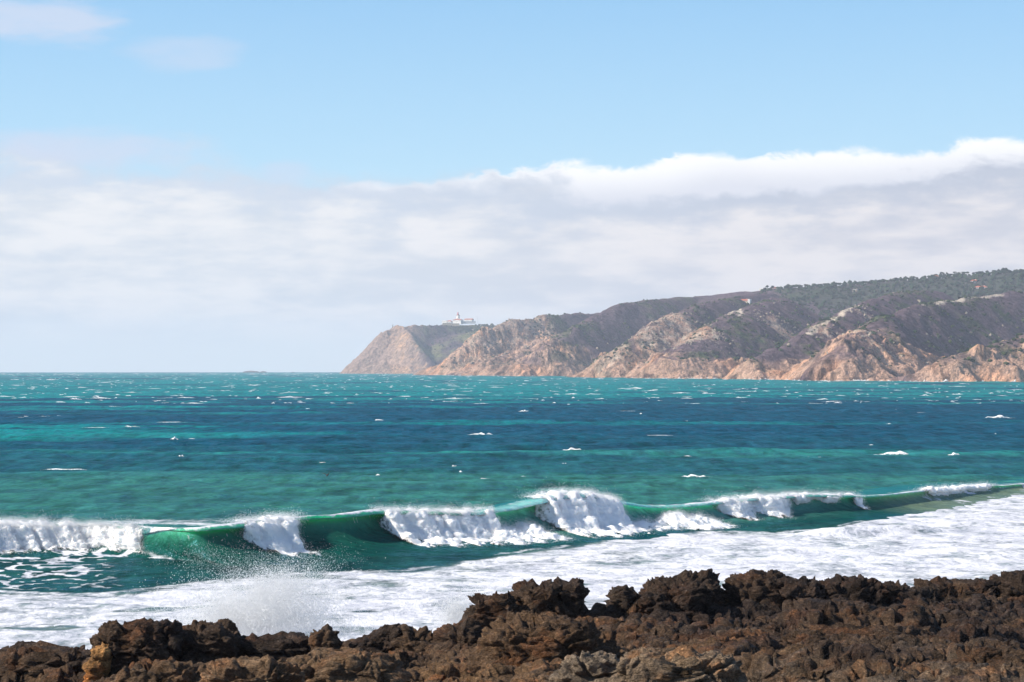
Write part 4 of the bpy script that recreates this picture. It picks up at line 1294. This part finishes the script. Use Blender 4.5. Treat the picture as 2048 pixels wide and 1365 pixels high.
# scrub beside the lighthouse
q = np.random.default_rng(24)
pxs = np.concatenate([q.uniform(950, 1000, 160), q.uniform(850, 990, 200)]); ds = np.concatenate([q.uniform(6020, 6160, 160), q.uniform(5850, 6060, 200)])
X = (pxs - CX) / F * ds; Y = ds
Z = land(X, Y, CAPE, CAPE_COAST, 16)[0]
n = len(X); s = np.where(np.arange(n) < 160, 2.0 + 2.2 * q.random(n), .9 + 1.6 * q.random(n))
blobs(np.stack([X, Y, Z + .5 * s], -1), s, .7 + .2 * q.random(n), lerp(np.array((.018, .04, .025)), np.array((.045, .065, .03)), q.random(n)[:, None]), M_LEAF, 'scrub', 'low green scrub around the lighthouse on the headland', 'scrub')

# pines standing up along the skyline
def crown_mesh(seed, umbrella):
    q = np.random.default_rng(seed)
    Vs, Fs = [], []
    for k in range(9):
        r = q.uniform(.9, 1.7)
        if umbrella: cc = np.array((q.normal(0, 1.6), q.normal(0, 1.6), 6.2 + q.normal(0, .35)))
        else: cc = np.array((q.normal(0, .9), q.normal(0, .9), q.uniform(3.0, 7.4)))
        Vs.append(cc + ICO1 * (1 + .28 * q.normal(size=(len(ICO1), 1))) * r * np.array((1, 1, .62 if umbrella else .8))); Fs.append(ICO1F + len(ICO1) * k)
    V = np.concatenate(Vs)
    return mesh_data('crown', V, np.concatenate(Fs), M_LEAF, {'tint': np.tile(np.array((.022, .042, .024)) * q.uniform(.8, 1.3), (len(V), 1))}, False)


def trunk_mesh(hh, lean):
    n = 6
    a_ = np.arange(n) / n * 6.283
    V = []
    for z_, r_, o_ in ((-1.2, .34, 0), (0, .28, 0), (hh * .5, .2, lean * .4), (hh, .12, lean)):
        V.append(np.stack([np.cos(a_) * r_ + o_, np.sin(a_) * r_, np.full(n, z_)], -1))
    f = []
    for k in range(3):
        for i in range(n):
            f.append((k * n + i, k * n + (i + 1) % n, (k + 1) * n + (i + 1) % n, (k + 1) * n + i))
    return mesh_data('trunk', np.concatenate(V), f, M_BARK)


kinds = [(trunk_mesh(6.4, .5), crown_mesh(1, True)), (trunk_mesh(7, -.3), crown_mesh(2, False)), (trunk_mesh(6.2, -.6), crown_mesh(3, True)), (trunk_mesh(5, .2), crown_mesh(4, False))]
TREE_LAB = ['flat topped pine on the wooded skyline', 'bushy upright tree on the wooded skyline', 'leaning flat topped pine on the wooded skyline', 'short bushy tree on the wooded skyline']
protos = []
SKY = [(1475, 583), (1540, 576), (1600, 572), (1700, 565), (1800, 559), (1900, 551), (2048, 541), (2100, 536)]
q = np.random.default_rng(31)
spots = np.concatenate([q.uniform(1865, 2075, 46), q.uniform(1590, 1870, 34)])
for i, pxi in enumerate(spots):
    k = int(q.integers(0, 4))
    d = float(np.interp(pxi, [1400, 1475, 1540, 1600, 1700, 1800, 1900, 2048, 2300], [4450, 4250, 4200, 4180, 4150, 4120, 4080, 4000, 3900])) + q.uniform(-70, 15)
    x = (pxi - CX) / F * d
    zg = ground_at(x, d)
    s = q.uniform(.75, 1.25) * (1.15 if pxi > 1860 else .7)
    have = [p for p in protos if p[0] == k]
    if not have:
        t0 = empty('pine_tree' if k in (0, 2) else 'tree', (x, d, zg - .5))
        for nm, md in (('trunk', kinds[k][0]), ('crown', kinds[k][1])):
            o = bpy.data.objects.new(nm, md); COL.objects.link(o); o.parent = t0
        tag(t0, TREE_LAB[k], 'tree')
        protos.append((k, t0)); o = t0
    else:
        o = copy_tree(have[0][1])
    far_side = pxi > 1880
    o['label'] = TREE_LAB[k] + (' right of the large white villa' if far_side else ' left of the large white villa')
    o['group'] = ('flat topped pines', 'upright trees', 'leaning pines', 'short trees')[k] + (' right of the villa' if far_side else ' left of the villa')
    o.location = (x, d, zg - .5); o.rotation_euler = (0, 0, q.uniform(0, 6.28)); o.scale = (s, s, s)


t1 = copy_tree([p for p in protos if p[0] == 1][0][1])
t1.location = (*P(1535, 577, 4190)[:2], float(P(1535, 578, 4190)[2])); t1.scale = (1.25, 1.25, 1.0)
if 'group' in t1: del t1['group']
t1['label'] = 'lone dark tree standing between two low skyline houses'

# the lighthouse station on the headland (1 photo pixel = 1.35 m there)
LD = 6080.0
LK = LD / F


def lpx(x, y):
    return P(x, y, LD)


def cyl_stack(prof, n):
    a_ = (np.arange(n) + .5) / n * 6.2832
    V = np.concatenate([np.stack([np.cos(a_) * r_, np.sin(a_) * r_, np.full(n, z_)], -1) for r_, z_ in prof])
    f = []
    for k in range(len(prof) - 1):
        for i in range(n):
            f.append((k * n + i, k * n + (i + 1) % n, (k + 1) * n + (i + 1) % n, (k + 1) * n + i))
    return V, f


base = lpx(916, 641.5)
lh = empty('lighthouse', tuple(base))
tag(lh, 'white lighthouse tower with a red lantern above the station roofs', 'lighthouse')
hs2 = 3.2
lh.rotation_euler = (0, 0, -.6)
add_box('tower', (-hs2, hs2, -hs2, hs2, -4, 14.0), M_WHITE, lh)
add_box('cornice', (-hs2 - .5, hs2 + .5, -hs2 - .5, hs2 + .5, 14.0, 14.9), M_GREYST, lh)
for wz in (4.5, 9.0):
    add_box('window', (-.5, .5, -hs2 - .06, -hs2 + .05, wz, wz + 1.6), M_GLASS, lh)
v, f = cyl_stack([(2.7, 14.9), (2.7, 16.0), (2.35, 16.0), (2.35, 16.6)], 12); g = mk('gallery', v, f, M_RED, lh, smooth=False)
v, f = cyl_stack([(1.8, 16.0), (1.8, 19.6)], 12); g = mk('lantern_room', v, f, M_RED, lh, smooth=False)
for k in range(6):
    an = k / 6 * 6.283
    o = add_box('pane', (-.35, .35, -.06, .06, 16.9, 19.0), M_WHITE, g); o.location = (1.8 * math.cos(an), 1.8 * math.sin(an), 0); o.rotation_euler = (0, 0, an + 1.571)
v, f = cyl_stack([(2.2, 19.6), (1.9, 20.6), (1.1, 21.6), (.35, 22.1), (.3, 22.8), (.02, 23.0)], 12); mk('dome', v, f, M_RED, lh, smooth=False)
house(916, 644.5, LD - 14, 19, 4.2, 'white main building of the lighthouse station with hipped red roof', hip=True, nwin=7, deep=13, name='station_building', cat='building')
house(938, 643, LD - 8, 18, 3.2, 'long white wing with red roof right of the lighthouse', nwin=6, deep=9, name='station_building', cat='building')
house(890, 644.8, LD - 10, 10, 2.8, 'flat white block at the left end of the lighthouse station', flat=True, nwin=4, name='station_building', cat='building')
house(899.5, 646.8, LD - 30, 10, 3.6, 'small white house with a red roof in front of the station', hip=True, nwin=3, deep=9, name='station_building', cat='building')
house(945, 661.5, LD - 130, 5.5, 2.6, 'tiny cream hut alone on the green slope below the station', wall=M_CREAM, flat=True, nwin=2, deep=6, name='hut', cat='hut')
for i, (x0, x1, yb, lab) in enumerate(((886, 904, 648.2, 'cream terrace wall stepping down left of the station'), (905, 920, 650.0, 'pale retaining wall on the slope below the lighthouse'), (922, 952, 644.4, 'long white boundary wall right of the station'))):
    c0 = lpx((x0 + x1) / 2, yb); w_ = (x1 - x0) * LK
    e = empty('boundary_wall', (c0[0], LD - (45, 60, 18)[i], c0[2] + (.3, .5, .0)[i]))
    tag(e, lab, 'wall')
    add_box('wall', (-w_ / 2, w_ / 2, -.3, .3, -5, 1.7), (M_CREAM, M_CREAM, M_WHITE)[i], e)
    add_box('coping', (-w_ / 2 - .1, w_ / 2 + .1, -.42, .42, 1.7, 1.95), M_WHITE, e)
mp = lpx(955.3, 644)
e = empty('radio_mast', tuple(mp)); tag(e, 'thin grey radio mast right of the lighthouse station', 'mast')
v, f = cyl_stack([(.30, -4), (.22, 8), (.10, 15.5)], 6); mk('pole', v, f, M_METAL, e)
add_box('crossbar', (-1.2, 1.2, -.08, .08, 12.6, 12.8), M_METAL, e)
cp = P(785.5, 650, 5955)
e = empty('monument', (cp[0], cp[1], ground_at(cp[0], cp[1], True) - .6)); tag(e, 'stone pillar topped by a cross on the cape edge', 'monument')
V = box_v(-1.3, 1.3, -1.3, 1.3, -2, 6.6); V = [(x_ * (.7 if z_ > 0 else 1.1), y_ * (.7 if z_ > 0 else 1.1), z_) for x_, y_, z_ in V]
mk('pillar', V, BOXF, M_GREYST, e, smooth=False)
add_box('plinth', (-1.9, 1.9, -1.9, 1.9, -2.5, .7), M_GREYST, e)
cr = add_box('cross', (-.2, .2, -.2, .2, 6.6, 9.6), M_GREYST, e)
add_box('crossarm', (-.9, .9, -.19, .19, 8.3, 8.7), M_GREYST, cr)

# islets off the cape
def islet(px, wpx, hpx, d, label, seed):
    c = np.array(P(px, 0, d)); zs = -d * d / 1.48e7
    h_ = hpx * d / F; half = wpx * d / F / 2
    q = ICO5
    X = c[0] + q[:, 0] * half * (1 + .3 * fbm(q[:, 0] * 2 + seed, q[:, 1] * 2, q[:, 2], o=3)); Y = d + q[:, 1] * half * .6
    Z = zs - .3 + h_ * np.sign(q[:, 2]) * np.abs(q[:, 2]) ** .7 * (1 + .5 * fbm(q[:, 0] * 3 + seed, q[:, 1] * 2, o=4))
    o = mk('islet', np.stack([X, Y, Z], -1), ICO5F, M_TERR, attrs={'tint': np.tile(np.array((.13, .095, .08)), (len(X), 1)), 'rock': np.ones(len(X))}, loc=(float(c[0]), d, zs))
    return tag(o, label, 'islet', 'rock islets off the cape')


islet(502, 32, 3.6, 9000, 'larger low dark islet on the horizon left of the cape', 1)
islet(527, 13, 2.8, 9000, 'smaller rounded islet right beside the larger one', 2)
islet(586, 9, 1.4, 9200, 'tiny flat rock on the horizon nearest to the cape', 3)

# surf along the foot of the cliffs
q = np.random.default_rng(41)
Vs, Fs, off = [], [], 0
for i in range(520):
    capei = i < 110
    pxi = q.uniform(686, 880) if capei else q.uniform(860, 2150)
    cst = CAPE_COAST if capei else MAIN_COAST
    u = (pxi - CX) / F
    dd = np.arange(-240, 200, 4.0) + 1 / np.interp(u, cst[:, 0] / cst[:, 1], 1 / cst[:, 1])
    h = land(u * dd, dd, CAPE if capei else MAIN, cst, 16 if capei else None)[0]
    w_ = np.nonzero(h > -.5)[0]
    if len(w_) == 0: continue
    d = float(dd[w_[0]]) - 2
    if q.random() < .35: continue
    V, f = whitecap_mesh(3 + 10 * q.random() ** 2, .5 + 1.6 * q.random() ** 3, 1.2, 900 + i)
    V = V.reshape(4, 13, 3)[:, ::2].reshape(-1, 3); f = grid_faces(4, 7)
    Vs.append(V + np.array((u * d, d, -d * d / 1.48e7 + .1))); Fs.append(f + off); off += len(V)
tag(mk('surf', np.concatenate(Vs), np.concatenate(Fs), M_CAP, attrs={'dens': np.tile(cap_dens(7), len(Vs))}), 'thin white surf breaking along the foot of the cliffs', 'surf', kind='stuff')

# the bird
bp = P(655, 951, 236)
me = bpy.data.meshes.new('seabird')
vv = [(-.34, 0, -.02), (-.16, 0, 0), (.04, 0, .02), (.20, 0, .06), (.30, 0, .09), (.40, 0, .07), (.05, .14, .10), (.03, .30, .26), (-.06, .50, .30), (.05, -.14, .10), (.03, -.30, .28), (-.06, -.50, .36)]
me.from_pydata(vv, [(0, 1), (1, 2), (2, 3), (3, 4), (4, 5), (2, 6), (6, 7), (7, 8), (2, 9), (9, 10), (10, 11)], [])
bird = bpy.data.objects.new('seabird', me); COL.objects.link(bird)
md = bird.modifiers.new('skin', 'SKIN')
for v_, r_ in zip(me.skin_vertices[0].data, [(.07, .02), (.075, .07), (.09, .085), (.065, .065), (.05, .05), (.014, .014), (.09, .028), (.075, .02), (.025, .010), (.09, .028), (.075, .02), (.025, .010)]):
    v_.radius = r_
me.skin_vertices[0].data[2].use_root = True
bird.modifiers.new('smooth', 'SUBSURF').render_levels = 2
me.materials.append(plain('bird_feathers', (.035, .025, .022), .7))
bird.location = tuple(bp); bird.rotation_euler = (R(-12), R(-10), R(72))
tag(bird, 'dark seabird with raised wings flying low over the sea', 'bird')
